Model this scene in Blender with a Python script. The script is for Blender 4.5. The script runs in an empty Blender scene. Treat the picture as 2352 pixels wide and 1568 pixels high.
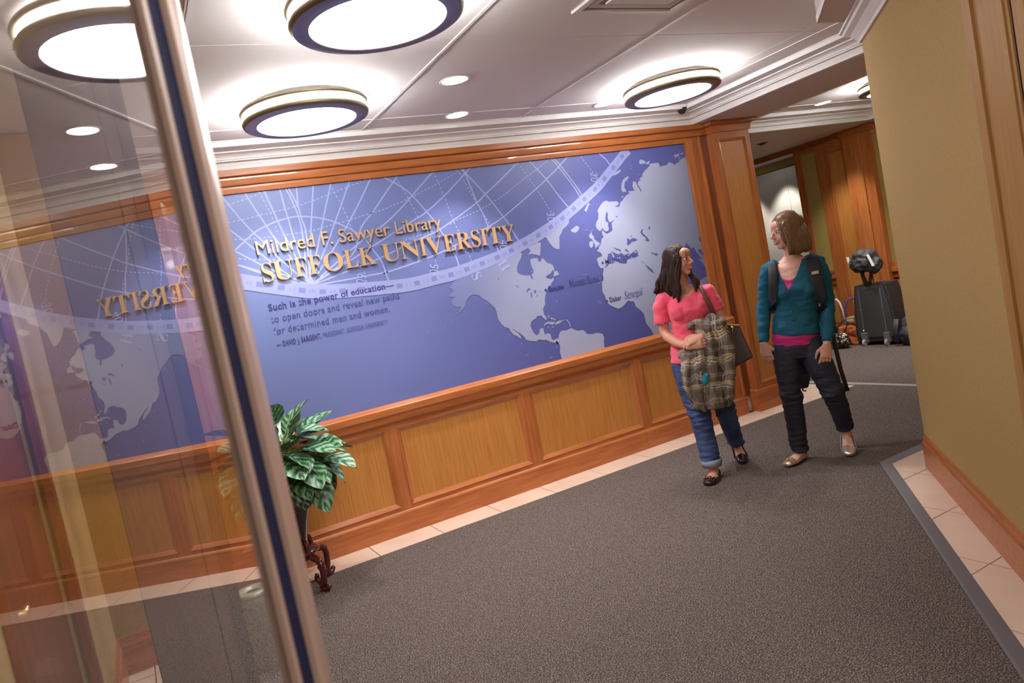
import bpy, bmesh, math, random
from mathutils import Vector, Matrix, noise
from mathutils.geometry import tessellate_polygon
random.seed(7)
SC = bpy.context.scene
COL = SC.collection
PI = math.pi

# ------------------------------------------------------------------ camera
CAM = bpy.data.cameras.new('camera')
cam = bpy.data.objects.new('camera', CAM)
COL.objects.link(cam)
CAM.sensor_width = 36.0
CAM.lens = 1695.32 / 2352 * 36.0
CAM.clip_start = 0.02
CAM.dof.use_dof = True
CAM.dof.focus_distance = 4.6
CAM.dof.aperture_fstop = 6.3
yaw, pitch, roll = math.radians(27.2438), math.radians(-4.2384), math.radians(-11.3177)
f0 = Vector((math.sin(yaw), math.cos(yaw), 0)); r0 = Vector((math.cos(yaw), -math.sin(yaw), 0)); u0 = Vector((0, 0, 1))
f1 = f0 * math.cos(pitch) + u0 * math.sin(pitch); u1 = u0 * math.cos(pitch) - f0 * math.sin(pitch)
r2 = r0 * math.cos(roll) + u1 * math.sin(roll); u2 = u1 * math.cos(roll) - r0 * math.sin(roll)
M = Matrix((r2, u2, -f1)).transposed().to_4x4()
M.translation = Vector((0, -5, 1.555))
cam.matrix_world = M
SC.camera = cam

# ------------------------------------------------------------------ world and exposure
W = bpy.data.worlds.new('world'); SC.world = W; W.use_nodes = True
W.node_tree.nodes['Background'].inputs[0].default_value = (0.75, 0.72, 0.80, 1)
W.node_tree.nodes['Background'].inputs[1].default_value = 0.25
SC.view_settings.view_transform = 'Standard'
SC.view_settings.look = 'None'
SC.view_settings.exposure = 1.08
SC.view_settings.gamma = 1.0
SC.view_settings.use_curve_mapping = False
SC.cycles.use_denoising = True
SC.cycles.max_bounces = 10
SC.cycles.sample_clamp_indirect = 6.0
SC.cycles.caustics_reflective = False
SC.cycles.caustics_refractive = False

LAMP_L = 11.0      # radiance of the round fixtures' opal diffusers
SPOT_W = 34.0      # power of a recessed downlight
def spot(x, y, z, power, ang=95, blend=0.7, col=(1, 0.95, 0.88), tgt=None, size=0.05):
    l = bpy.data.lights.new('downlight_or_fill_beam', 'SPOT'); l.energy = power; l.spot_size = math.radians(ang)
    l.spot_blend = blend; l.shadow_soft_size = size; l.color = col
    o = bpy.data.objects.new('downlight_or_fill_beam', l); COL.objects.link(o); o.location = (x, y, z)
    if tgt:
        o.rotation_euler = (Vector(tgt) - Vector((x, y, z))).to_track_quat('-Z', 'Y').to_euler()
    return o
DOWN = [(1.934, -1.182), (2.274, -0.445), (3.504, -0.446), (1.02, -0.445), (6.69, 0.156)]
for x, y in DOWN:
    spot(x, y, 2.70, SPOT_W)
spot(9.45, 3.45, 2.60, 60, 80, 0.5, tgt=(9.62, 3.45, 0))
spot(9.45, 4.3, 2.60, 60, 80, 0.5, tgt=(9.62, 4.3, 0))
spot(7.0, 1.3, 2.58, 30)
spot(7.72, 1.15, 2.60, 38)  # added beam that brightens the veneer panel, no fixture of its own
spot(7.5, 0.2, 2.60, 30)
spot(0.75, -5.75, 2.70, 60, 120, tgt=(0.35, -4.6, 1.2))  # added fill lamp out of view, aimed at the glass door stile
spot(0.3, -6.4, 2.70, 60, 130)  # second added fill lamp, behind the camera and without a fixture

# ------------------------------------------------------------------ helpers
def tag(o, label=None, cat=None, group=None, kind=None):
    if label: o['label'] = label
    if cat: o['category'] = cat
    if group: o['group'] = group
    if kind: o['kind'] = kind
    return o
def empty(name, loc=(0, 0, 0), rz=0.0, parent=None):
    o = bpy.data.objects.new(name, None); COL.objects.link(o)
    o.location = loc; o.rotation_euler = (0, 0, rz)
    if parent: o.parent = parent
    return o
class MB:
    def __init__(s): s.v = []; s.f = []
    def add(s, vs, fs):
        b = len(s.v); s.v += [tuple(v) for v in vs]; s.f += [tuple(i + b for i in f) for f in fs]; return s
    def box(s, x0, x1, y0, y1, z0, z1):
        return s.add([(x0, y0, z0), (x1, y0, z0), (x1, y1, z0), (x0, y1, z0), (x0, y0, z1), (x1, y0, z1), (x1, y1, z1), (x0, y1, z1)],
                     [(0, 3, 2, 1), (4, 5, 6, 7), (0, 1, 5, 4), (1, 2, 6, 5), (2, 3, 7, 6), (3, 0, 4, 7)])
    def bar(s, p, q, w, h, up=(0, 0, 1)):
        p = Vector(p); q = Vector(q); d = (q - p).normalized(); up = Vector(up)
        a = d.cross(up).normalized() * (w / 2); b = a.cross(d).normalized() * (h / 2)
        vs = []
        for c in (p, q): vs += [c - a - b, c + a - b, c + a + b, c - a + b]
        return s.add(vs, [(0, 1, 2, 3), (7, 6, 5, 4), (0, 4, 5, 1), (1, 5, 6, 2), (2, 6, 7, 3), (3, 7, 4, 0)])
    def prism(s, poly, z0, z1):
        n = len(poly)
        ar = sum(poly[i][0] * poly[(i + 1) % n][1] - poly[(i + 1) % n][0] * poly[i][1] for i in range(n))
        if ar < 0: poly = poly[::-1]
        vs = [(p[0], p[1], z0) for p in poly] + [(p[0], p[1], z1) for p in poly]
        return s.add(vs, [tuple(range(n))[::-1], tuple(range(n, 2 * n))] + [(i, (i + 1) % n, n + (i + 1) % n, n + i) for i in range(n)])
    def sweep(s, prof, path, closed=False):
        # prof: (u, z) with u the distance to the right of the walking direction
        pts = [Vector((p[0], p[1])) for p in path]; n = len(pts); m = len(prof); ds = []
        for i in range(n):
            a = pts[i] - pts[i - 1] if (i > 0 or closed) else None
            b = pts[(i + 1) % n] - pts[i] if (i < n - 1 or closed) else None
            na = Vector((a.y, -a.x)).normalized() if a is not None else None
            nb = Vector((b.y, -b.x)).normalized() if b is not None else None
            if na is None: ds.append(nb)
            elif nb is None: ds.append(na)
            else: ds.append((na + nb) / (1 + na.dot(nb)))
        vs = []
        for i in range(n):
            for u, z in prof: q = pts[i] + ds[i] * u; vs.append((q.x, q.y, z))
        fs = []
        for i in range(n if closed else n - 1):
            j = (i + 1) % n
            for k in range(m - 1): fs.append((i * m + k, j * m + k, j * m + k + 1, i * m + k + 1))
            fs.append((i * m + m - 1, j * m + m - 1, j * m, i * m))
        if not closed: fs += [tuple(range(m)), tuple(range((n - 1) * m, n * m))[::-1]]
        return s.add(vs, fs)
    def lathe(s, prof, c=(0, 0, 0), n=40, sq=(1, 1)):
        m = len(prof); vs = []
        for i in range(n):
            a = 2 * PI * i / n
            for r, z in prof: vs.append((c[0] + r * math.cos(a) * sq[0], c[1] + r * math.sin(a) * sq[1], c[2] + z))
        fs = []
        for i in range(n):
            j = (i + 1) % n
            for k in range(m - 1): fs.append((i * m + k, j * m + k, j * m + k + 1, i * m + k + 1))
        return s.add(vs, fs)
    def tube(s, pts, rad, n=10, flat=None, cap=True, up=None):
        # rad: number, list of numbers or list of (rx, ry) pairs; rx lies along `up x tangent`
        P = [Vector(p) for p in pts]; m = len(P)
        if not isinstance(rad, list): rad = [rad] * m
        rad = rad + [rad[-1]] * (m - len(rad))
        rad = [r if isinstance(r, (list, tuple)) else (r, r) for r in rad]
        T = [(P[min(i + 1, m - 1)] - P[max(i - 1, 0)]).normalized() for i in range(m)]
        ref = Vector(up) if up else (Vector((0, 0, 1)) if abs(T[0].z) < 0.9 else Vector((0, 1, 0)))
        a = ref.cross(T[0]); a = a.normalized() if a.length > 1e-5 else Vector((1, 0, 0))
        vs = []
        for i in range(m):
            if up:
                a = Vector(up).cross(T[i])
                a = a.normalized()
            else:
                a = (a - T[i] * a.dot(T[i])).normalized()
            b = T[i].cross(a)
            for k in range(n):
                t = 2 * PI * k / n
                vs.append(P[i] + a * (rad[i][0] * math.cos(t)) + b * (rad[i][1] * math.sin(t)))
        fs = [(i * n + k, i * n + (k + 1) % n, (i + 1) * n + (k + 1) % n, (i + 1) * n + k) for i in range(m - 1) for k in range(n)]
        if cap: fs += [tuple(range(n))[::-1], tuple(range((m - 1) * n, m * n))]
        return s.add(vs, fs)
    def ball(s, c, r, n=14, m=9, rot=None):
        if not isinstance(r, (list, tuple)): r = (r, r, r)
        vs = [Vector((0, 0, -1))]; fs = []
        for i in range(1, m):
            t = -PI / 2 + PI * i / m
            for k in range(n): vs.append(Vector((math.cos(t) * math.cos(2 * PI * k / n), math.cos(t) * math.sin(2 * PI * k / n), math.sin(t))))
        vs.append(Vector((0, 0, 1)))
        for k in range(n): fs.append((0, 1 + (k + 1) % n, 1 + k))
        for i in range(m - 2):
            for k in range(n): fs.append((1 + i * n + k, 1 + i * n + (k + 1) % n, 1 + (i + 1) * n + (k + 1) % n, 1 + (i + 1) * n + k))
        L = len(vs) - 1
        for k in range(n): fs.append((L, 1 + (m - 2) * n + k, 1 + (m - 2) * n + (k + 1) % n))
        out = []
        for v in vs:
            q = Vector((v.x * r[0], v.y * r[1], v.z * r[2]))
            if rot: q = rot @ q
            out.append(q + Vector(c))
        return s.add(out, fs)
    def poly2(s, pts, y, flip=False):
        # a filled polygon in a plane of constant y, pts = (x, z)
        vs = [Vector((p[0], p[1], 0)) for p in pts]
        tr = tessellate_polygon([vs])
        return s.add([(p[0], y, p[1]) for p in pts], [t for t in tr])
    def build(s, name, m, parent=None, smooth=False, bevel=0, **kw):
        me = bpy.data.meshes.new(name); me.from_pydata(s.v, [], s.f); me.validate(); me.update()
        if m is not None: me.materials.append(m)
        if smooth: me.polygons.foreach_set('use_smooth', [True] * len(me.polygons))
        o = bpy.data.objects.new(name, me); COL.objects.link(o)
        if parent: o.parent = parent
        if bevel:
            b = o.modifiers.new('bevel', 'BEVEL'); b.width = bevel; b.segments = 2; b.limit_method = 'ANGLE'
        if kw: tag(o, **kw)
        return o
def fused(mb, name, m, parent=None, voxel=0.006, smooth=4, disp=None, **kw):
    # closed pieces fused into one continuous skin
    o = mb.build(name, m, None)
    r = o.modifiers.new('r', 'REMESH'); r.mode = 'VOXEL'; r.voxel_size = voxel; r.use_smooth_shade = True
    if smooth:
        k = o.modifiers.new('s', 'SMOOTH'); k.factor = 0.5; k.iterations = smooth
    dg = bpy.context.evaluated_depsgraph_get()
    me = bpy.data.meshes.new_from_object(o.evaluated_get(dg))
    o.modifiers.clear(); old = o.data; o.data = me; bpy.data.meshes.remove(old); me.name = name
    if disp:
        nv = [v.normal.copy() for v in me.vertices]
        for v, nn in zip(me.vertices, nv): v.co += disp(v.co, nn)
        me.update()
    me.polygons.foreach_set('use_smooth', [True] * len(me.polygons))
    if not me.materials: me.materials.append(m)
    if parent: o.parent = parent
    if kw: tag(o, **kw)
    return o

# ------------------------------------------------------------------ materials
def lin(c):
    return tuple(((v / 255) / 12.92 if v / 255 <= 0.04045 else ((v / 255 + 0.055) / 1.055) ** 2.4) for v in c)
MATS = {}
def mat(name, col, rough=0.5, metal=0.0, col2=None, scale=(1, 1, 1), nscale=5.0, detail=4.0, bump=0.0, bscale=None, coat=0.0, emit=None, estr=0.0, lo=0.35, hi=0.65, spec=0.5, sheen=0.0):
    if name in MATS: return MATS[name]
    m = bpy.data.materials.new(name); m.use_nodes = True; nt = m.node_tree; N = nt.nodes; L = nt.links
    b = N['Principled BSDF']; b.inputs['Base Color'].default_value = (*col, 1); b.inputs['Roughness'].default_value = rough
    b.inputs['Metallic'].default_value = metal; b.inputs['Coat Weight'].default_value = coat; b.inputs['Specular IOR Level'].default_value = spec
    if sheen: b.inputs['Sheen Weight'].default_value = sheen
    if emit: b.inputs['Emission Color'].default_value = (*emit, 1); b.inputs['Emission Strength'].default_value = estr
    if col2 or bump:
        tc = N.new('ShaderNodeTexCoord'); mp = N.new('ShaderNodeMapping'); mp.inputs['Scale'].default_value = scale
        L.new(tc.outputs['Object'], mp.inputs['Vector'])
        nz = N.new('ShaderNodeTexNoise'); nz.inputs['Scale'].default_value = nscale; nz.inputs['Detail'].default_value = detail
        L.new(mp.outputs[0], nz.inputs['Vector'])
        if col2:
            rp = N.new('ShaderNodeValToRGB'); rp.color_ramp.elements[0].position = lo; rp.color_ramp.elements[1].position = hi
            rp.color_ramp.elements[0].color = (*col, 1); rp.color_ramp.elements[1].color = (*col2, 1)
            L.new(nz.outputs['Fac'], rp.inputs[0]); L.new(rp.outputs[0], b.inputs['Base Color'])
        if bump:
            bp = N.new('ShaderNodeBump'); bp.inputs['Strength'].default_value = bump; bp.inputs['Distance'].default_value = 0.002
            src = nz
            if bscale:
                src = N.new('ShaderNodeTexNoise'); src.inputs['Scale'].default_value = bscale; L.new(mp.outputs[0], src.inputs['Vector'])
            L.new(src.outputs['Fac'], bp.inputs['Height']); L.new(bp.outputs[0], b.inputs['Normal'])
    MATS[name] = m
    return m
FR1, FR2 = (0.36, 0.105, 0.028), (0.47, 0.155, 0.045)
wood_h = mat('cherry_wood_level_grain', FR1, 0.33, col2=FR2, scale=(1.2, 12, 14), nscale=3, detail=6, bump=0.08, coat=0.25)
wood_v = mat('cherry_wood_upright_grain', FR1, 0.33, col2=FR2, scale=(14, 14, 1.2), nscale=3, detail=6, bump=0.08, coat=0.25)
maple = mat('maple_veneer', (0.44, 0.17, 0.036), 0.4, col2=(0.53, 0.225, 0.055), scale=(26, 26, 1.4), nscale=3, detail=5, coat=0.15)
dark_wood = mat('dark_wood', (0.16, 0.045, 0.02), 0.35, col2=(0.24, 0.075, 0.03), scale=(12, 12, 1.2), nscale=3, coat=0.2)
wallpaper = mat('tan_fibre_wallpaper', (0.39, 0.255, 0.092), 0.9, col2=(0.49, 0.335, 0.135), scale=(90, 90, 16), nscale=4, detail=6, bump=0.25, lo=0.3, hi=0.7)
olive = mat('olive_fibre_wallpaper', (0.33, 0.24, 0.06), 0.85, col2=(0.40, 0.30, 0.09), scale=(90, 90, 16), nscale=4, detail=6, bump=0.2)
plaster = mat('white_painted_plaster', (0.78, 0.75, 0.75), 0.6)
ceil_m = mat('white_ceiling_board', (0.86, 0.82, 0.83), 0.75, bump=0.05, nscale=300)
tbar = mat('white_ceiling_bar', (0.82, 0.80, 0.80), 0.5)
void_m = mat('shadow_gap', (0.03, 0.03, 0.03), 0.9)
tile_m = mat('cream_ceramic_tile', (0.66, 0.49, 0.40), 0.35, col2=(0.72, 0.56, 0.46), nscale=3.5, detail=8)
grout = mat('tan_grout', (0.36, 0.25, 0.13), 0.9)
rubber = mat('grey_rubber_edging', (0.13, 0.125, 0.14), 0.6)
taupe = mat('bronze_anodised_aluminium', (0.27, 0.18, 0.145), 0.55, metal=0.0, spec=0.2)
gasket = mat('dark_blue_gasket', (0.010, 0.010, 0.032), 0.9, spec=0.05)
chrome = mat('polished_steel', (0.8, 0.8, 0.82), 0.12, metal=1.0)
nickel = mat('brushed_nickel', (0.24, 0.205, 0.14), 0.45, metal=0.8)
rimdark = mat('fixture_rim_underside', (0.23, 0.22, 0.30), 0.35, metal=0.5)
brass = mat('polished_brass', (0.83, 0.55, 0.25), 0.22, metal=1.0)
steel_door = mat('grey_elevator_steel', (0.50, 0.47, 0.42), 0.45, metal=0.3)
opal = mat('lit_opal_diffuser', (0.9, 0.9, 0.9), 0.5, emit=(1.0, 0.97, 0.94), estr=LAMP_L)
opal2 = mat('lit_opal_band', (0.9, 0.9, 0.9), 0.5, emit=(1.0, 0.98, 0.95), estr=LAMP_L * 3.3)
bulb = mat('lit_downlight_lens', (0.9, 0.9, 0.9), 0.5, emit=(1.0, 0.97, 0.95), estr=9.0)

def carpet_mat():
    m = bpy.data.materials.new('charcoal_loop_carpet'); m.use_nodes = True; N = m.node_tree.nodes; L = m.node_tree.links
    b = N['Principled BSDF']; b.inputs['Roughness'].default_value = 0.95; b.inputs['Specular IOR Level'].default_value = 0.15
    tc = N.new('ShaderNodeTexCoord')
    v = N.new('ShaderNodeTexNoise'); v.inputs['Scale'].default_value = 190; v.inputs['Detail'].default_value = 2.0; L.new(tc.outputs['Object'], v.inputs['Vector'])
    r = N.new('ShaderNodeValToRGB'); e = r.color_ramp.elements
    e[0].position = 0.40; e[0].color = (0.040, 0.032, 0.035, 1); e[1].position = 0.50; e[1].color = (0.102, 0.078, 0.076, 1)
    k = e.new(0.57); k.color = (0.155, 0.122, 0.105, 1); k = e.new(0.64); k.color = (0.30, 0.26, 0.22, 1)
    L.new(v.outputs['Fac'], r.inputs[0]); L.new(r.outputs[0], b.inputs['Base Color'])
    bp = N.new('ShaderNodeBump'); bp.inputs['Strength'].default_value = 0.6; bp.inputs['Distance'].default_value = 0.004
    L.new(v.outputs['Fac'], bp.inputs['Height']); L.new(bp.outputs[0], b.inputs['Normal'])
    return m
carpet = carpet_mat()
def glass_mat():
    m = bpy.data.materials.new('clear_door_glass'); m.use_nodes = True; N = m.node_tree.nodes; L = m.node_tree.links
    N.remove(N['Principled BSDF'])
    g = N.new('ShaderNodeBsdfGlass'); g.inputs['Roughness'].default_value = 0.0; g.inputs['IOR'].default_value = 1.52; g.inputs['Color'].default_value = (0.97, 0.97, 0.97, 1)
    L.new(g.outputs[0], N['Material Output'].inputs['Surface'])
    return m
glass = glass_mat()

# mural print outlines in millimetres on the wall (x, z)
LAND=[[[2264,1705],[2239,1694],[2204,1670],[2174,1645],[2154,1629],[2177,1610],[2177,1597],[2151,1590],[2134,1578],[2149,1560],[2182,1559],[2161,1538],[2145,1516],[2157,1496],[2178,1480],[2203,1483],[2218,1475],[2182,1439],[2149,1413],[2205,1445],[2237,1464],[2255,1480],[2256,1500],[2278,1521],[2304,1542],[2345,1547],[2380,1530],[2407,1500],[2432,1483],[2455,1458],[2472,1432],[2489,1418],[2494,1379],[2494,1327],[2510,1293],[2536,1257],[2566,1246],[2580,1217],[2597,1187],[2623,1172],[2642,1152],[2655,1144],[2656,1162],[2634,1195],[2610,1219],[2595,1232],[2611,1224],[2640,1197],[2675,1166],[2689,1147],[2696,1125],[2728,1110],[2786,1095],[2812,1105],[2840,1092],[2870,1088],[2891,1073],[2924,1055],[2951,1047],[2964,1063],[2962,1062],[2981,1036],[2984,1009],[2973,974],[2977,910],[3396,910],[3400,958],[3411,995],[3402,1027],[3346,1047],[3312,1043],[3268,1052],[3250,1059],[3241,1077],[3225,1094],[3174,1099],[3145,1113],[3124,1131],[3104,1130],[3071,1123],[3034,1130],[3014,1124],[2994,1104],[2984,1076],[2960,1079],[2945,1071],[2923,1081],[2921,1103],[2917,1125],[2903,1133],[2888,1134],[2869,1130],[2867,1151],[2865,1184],[2848,1187],[2830,1175],[2824,1152],[2797,1139],[2775,1163],[2762,1199],[2759,1229],[2775,1255],[2799,1266],[2821,1270],[2830,1284],[2863,1282],[2874,1278],[2883,1263],[2903,1240],[2912,1241],[2911,1260],[2896,1289],[2895,1321],[2908,1345],[2924,1358],[2930,1400],[2950,1447],[2967,1468],[2986,1496],[3005,1496],[3018,1514],[3045,1534],[3043,1555],[3022,1546],[3001,1553],[2979,1565],[3002,1585],[3027,1586],[3044,1605],[3066,1606],[3065,1644],[3044,1663],[3011,1679],[2998,1702],[2978,1724],[2958,1693],[2936,1702],[2938,1725],[2894,1732],[2868,1723],[2868,1697],[2868,1671],[2880,1642],[2871,1618],[2853,1607],[2866,1571],[2847,1580],[2841,1607],[2806,1610],[2755,1627],[2734,1651],[2742,1686],[2762,1719],[2789,1746],[2808,1780],[2772,1832],[2656,1788],[2476,1755],[2369,1732]],[[2992,1841],[2969,1755],[2957,1741],[2924,1756],[2890,1767],[2859,1764],[2890,1793],[2865,1818],[2909,1853]],[[3046,1561],[3062,1602],[3090,1602],[3104,1568],[3078,1564]],[[2875,1196],[2887,1215],[2919,1223],[2978,1209],[2976,1197],[2949,1192],[2922,1208],[2894,1206],[2882,1195]],[[2974,1185],[2986,1203],[3017,1212],[3050,1208],[3032,1194],[2999,1187]],[[2943,1176],[2953,1182],[2965,1178],[2954,1171]],[[3044,1208],[3055,1212],[3066,1206],[3058,1201]],[[2415,1483],[2422,1479],[2434,1454],[2426,1458]],[[2920,1267],[2939,1270],[2943,1260],[2927,1258]],[[2945,1254],[2978,1237],[2992,1229],[2983,1215],[2977,1229],[2947,1238]],[[3080,1211],[3097,1203],[3113,1175],[3115,1142],[3108,1144],[3105,1174],[3092,1195]],[[2105,1374],[2136,1402],[2138,1399],[2111,1372]],[[2032,1343],[2072,1360],[2073,1355],[2036,1339]],[[1997,1337],[2008,1337],[2014,1329],[2004,1330]],[[1907,1361],[1922,1355],[1925,1349],[1908,1346]],[[3042,1885],[3273,1987],[3293,1976],[3277,1949],[3248,1931],[3215,1914],[3200,1890],[3171,1861],[3163,1820],[3158,1795],[3149,1764],[3119,1770],[3092,1791],[3072,1824]],[[4612,2358],[4584,2355],[4540,2345],[4528,2325],[4483,2313],[4477,2301],[4456,2316],[4426,2332],[4401,2329],[4390,2312],[4352,2310],[4309,2304],[4302,2331],[4285,2343],[4251,2341],[4207,2341],[4192,2321],[4162,2303],[4131,2285],[4098,2258],[4105,2246],[4068,2230],[4074,2213],[4047,2206],[4035,2186],[4049,2159],[4062,2132],[4052,2111],[4047,2138],[4029,2172],[4020,2204],[3993,2214],[3977,2172],[3986,2140],[4010,2135],[3952,2136],[3920,2138],[3935,2120],[3893,2105],[3862,2083],[3846,2067],[3829,2061],[3810,2035],[3803,2021],[3755,2030],[3788,2035],[3805,2049],[3803,2062],[3783,2070],[3709,2076],[3681,2089],[3647,2078],[3618,2057],[3590,2030],[3575,2006],[3586,2000],[3572,1951],[3551,1929],[3536,1903],[3539,1875],[3564,1852],[3583,1854],[3594,1873],[3608,1854],[3617,1840],[3648,1841],[3660,1862],[3655,1883],[3664,1907],[3642,1920],[3642,1946],[3661,1990],[3673,1998],[3676,1973],[3667,1949],[3671,1913],[3692,1909],[3738,1928],[3696,1899],[3694,1874],[3691,1842],[3678,1832],[3650,1823],[3625,1820],[3607,1836],[3596,1856],[3583,1840],[3586,1812],[3592,1800],[3567,1784],[3558,1760],[3544,1737],[3521,1720],[3525,1709],[3503,1705],[3506,1692],[3530,1678],[3544,1658],[3538,1646],[3503,1642],[3481,1630],[3489,1604],[3489,1578],[3507,1550],[3532,1551],[3529,1531],[3515,1503],[3513,1468],[3490,1436],[3485,1402],[3479,1362],[3493,1329],[3498,1297],[3501,1271],[3518,1250],[3550,1226],[3600,1196],[3633,1200],[3668,1214],[3695,1235],[3719,1244],[3742,1232],[3764,1230],[3779,1209],[3779,1183],[3814,1150],[3781,1174],[3824,1143],[3850,1104],[3855,1063],[3859,1016],[3891,969],[3913,910],[4612.0,910.0]],[[3485,1866],[3484,1829],[3498,1819],[3496,1794],[3516,1776],[3547,1751],[3532,1739],[3504,1725],[3490,1717],[3491,1750],[3484,1771],[3472,1798],[3461,1804],[3450,1819],[3457,1840],[3477,1847]],[[3443,1777],[3469,1786],[3481,1771],[3474,1742],[3449,1726],[3438,1743],[3437,1763]],[[3286,1897],[3305,1906],[3351,1925],[3373,1912],[3367,1893],[3332,1870],[3298,1878]],[[3942,2261],[3958,2257],[3943,2238],[3906,2216],[3891,2177],[3908,2139],[3875,2135],[3856,2150],[3867,2200],[3892,2238]],[[4091,2357],[4101,2382],[4121,2386],[4157,2369],[4163,2353],[4210,2367],[4197,2341],[4176,2338],[4159,2349],[4099,2348]],[[4480,2388],[4545,2398],[4540,2377],[4489,2366]],[[4550,2395],[4589,2404],[4589,2389],[4557,2388]],[[4521,2367],[4554,2362],[4541,2350]],[[3769,2282],[3825,2307],[3893,2325],[3875,2302],[3834,2288],[3794,2280]],[[3848,2105],[3861,2106],[3862,2093],[3849,2092]]]
WATER=[[[2776,1483],[2794,1505],[2812,1511],[2827,1496],[2803,1493],[2784,1481]],[[2815,1474],[2826,1473],[2821,1431],[2812,1431]],[[2836,1484],[2871,1485],[2859,1459],[2850,1462],[2848,1476]],[[2854,1436],[2880,1451],[2877,1445],[2860,1434]],[[2888,1468],[2906,1474],[2902,1469],[2889,1465]],[[2702,1552],[2712,1552],[2718,1533],[2710,1533]],[[2554,1620],[2573,1637],[2576,1634],[2562,1617]],[[2973,1563],[2988,1579],[3028,1591],[3054,1616],[3047,1567],[3025,1549],[3003,1550],[2999,1575]],[[3825,1756],[3850,1737],[3875,1748],[3906,1742],[3929,1723],[3893,1715],[3865,1717],[3837,1698],[3819,1694],[3809,1712],[3821,1731],[3819,1752]],[[3859,1764],[3880,1772],[3874,1760],[3861,1759]],[[3969,1783],[3993,1806],[4007,1804],[3990,1780],[4013,1753],[4035,1731],[4052,1697],[4027,1696],[4009,1708],[4018,1729],[3987,1754]],[[4060,1806],[4075,1822],[4086,1798],[4069,1793]],[[4044,1606],[4068,1590],[4107,1582],[4113,1572],[4095,1558],[4072,1578],[4048,1587]],[[3923,1548],[3937,1539],[3968,1503],[3991,1486],[4023,1454],[4043,1418],[4012,1435],[3980,1469],[3957,1511]],[[3666,1701],[3712,1681],[3735,1671],[3737,1651],[3715,1665],[3681,1683]],[[3599,1655],[3630,1655],[3641,1674],[3658,1663],[3691,1643],[3714,1634],[3736,1646],[3761,1617],[3795,1627],[3832,1621],[3868,1636],[3898,1646],[3905,1625],[3904,1589],[3863,1585],[3827,1596],[3784,1577],[3770,1547],[3733,1553],[3698,1565],[3688,1577],[3660,1591],[3625,1602],[3594,1577],[3577,1559],[3547,1548],[3548,1554],[3583,1583],[3593,1602],[3587,1629],[3602,1641]],[[3777,1660],[3796,1671],[3816,1634],[3802,1640]],[[3748,1952],[3762,1949],[3768,1937],[3755,1941]],[[3783,1967],[3791,1962],[3788,1959]],[[4434,2035],[4438,2032],[4428,2001]],[[4446,1623],[4497,1562],[4518,1579],[4539,1527],[4599,1446],[4534,1478],[4586,1422],[4612,1379],[4612,1780],[4612,1300],[4303,1219],[4300,1355],[4363,1533]],[[4564,1545],[4593,1544],[4612,1515],[4612,1469],[4602,1490],[4566,1523]],[[4598,1655],[4612,1655],[4612,1601],[4596,1620]],[[4609,1871],[4612,1893],[4612,1863]]]
ISLES=[[[3638,1666],[3649,1664],[3662,1622],[3647,1618],[3641,1641]],[[3683,1611],[3719,1613],[3707,1589]],[[3870,1631],[3895,1637],[3888,1623],[3874,1620]],[[3792,1614],[3825,1617],[3816,1605]]]
LINES=[[[736,2478],[779,2396],[823,2313],[882,2218],[921,2164],[1008,2027],[1167,1827]],[[882,2478],[923,2369],[973,2245],[1004,2169],[1075,2034],[1167,1827]],[[1003,2478],[1027,2374],[1048,2274],[1073,2168],[1167,1827]],[[1106,2478],[1112,2346],[1119,2278],[1126,2165],[1167,1827]],[[1145,2478],[1172,2378],[1187,2282],[1189,2152],[1153,1829]],[[1163,2478],[1198,2357],[1205,2266],[1213,2157],[1167,1827]],[[1217,2478],[1203,2379],[1201,2316]],[[1329,2478],[1289,2328],[1249,2179],[1167,1827]],[[1451,2478],[1382,2325],[1317,2174],[1167,1827]],[[1581,2478],[1488,2321],[1394,2168],[1350,2096],[1167,1827]],[[1734,2478],[1604,2307],[1473,2148],[1351,2014],[1172,1826]],[[1937,2478],[1824,2371],[1713,2260],[1591,2148],[1482,1969],[1172,1826]],[[2210,2478],[2018,2330],[1888,2232],[1764,2153],[1537,2039],[1178,1825]],[[2515,2478],[2300,2321],[2100,2199],[1978,2148],[1587,1990],[1183,1824]],[[2929,2478],[2761,2369],[2600,2270],[2503,2210],[2175,2060],[1965,2005],[1650,1916],[1504,1887],[1188,1822]],[[3393,2478],[3309,2422],[3285,2403],[3154,2321],[3047,2259],[2714,2082],[2568,2025],[2467,1988],[2095,1882],[1702,1818],[1692,1820],[1193,1815]],[[725,2277],[811,2178],[867,2111],[1046,1909],[1156,1829]],[[723,2137],[829,2051],[939,1967],[1156,1829]],[[727,2039],[853,1964],[988,1896],[1156,1828]],[[723,2039],[864,1970],[1060,1873]],[[722,2094],[744,2121],[813,2171],[891,2221],[966,2250],[1039,2271],[1116,2283],[1183,2285],[1269,2271],[1355,2246],[1422,2215],[1480,2179],[1526,2149],[1612,2058],[1647,1987],[1689,1898],[1702,1818],[1712,1751]],[[1832,2478],[1939,2405],[2012,2331],[2095,2206],[2129,2152],[2179,2047],[2248,1876],[2269,1755]],[[2428,2478],[2465,2446],[2600,2264],[2711,2082],[2742,2026],[2775,1944],[2810,1868]],[[2452,2478],[2468,2427],[2513,2221],[2539,2149],[2568,2024],[2587,1952],[2616,1810]],[[3032,2478],[3154,2321],[3240,2178],[3312,2073]],[[3232,2478],[3287,2408],[3394,2236],[3443,2135]],[[3257,2478],[3308,2416],[3416,2244],[3465,2145]],[[3699,2478],[3756,2422],[3802,2356]]]
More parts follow.
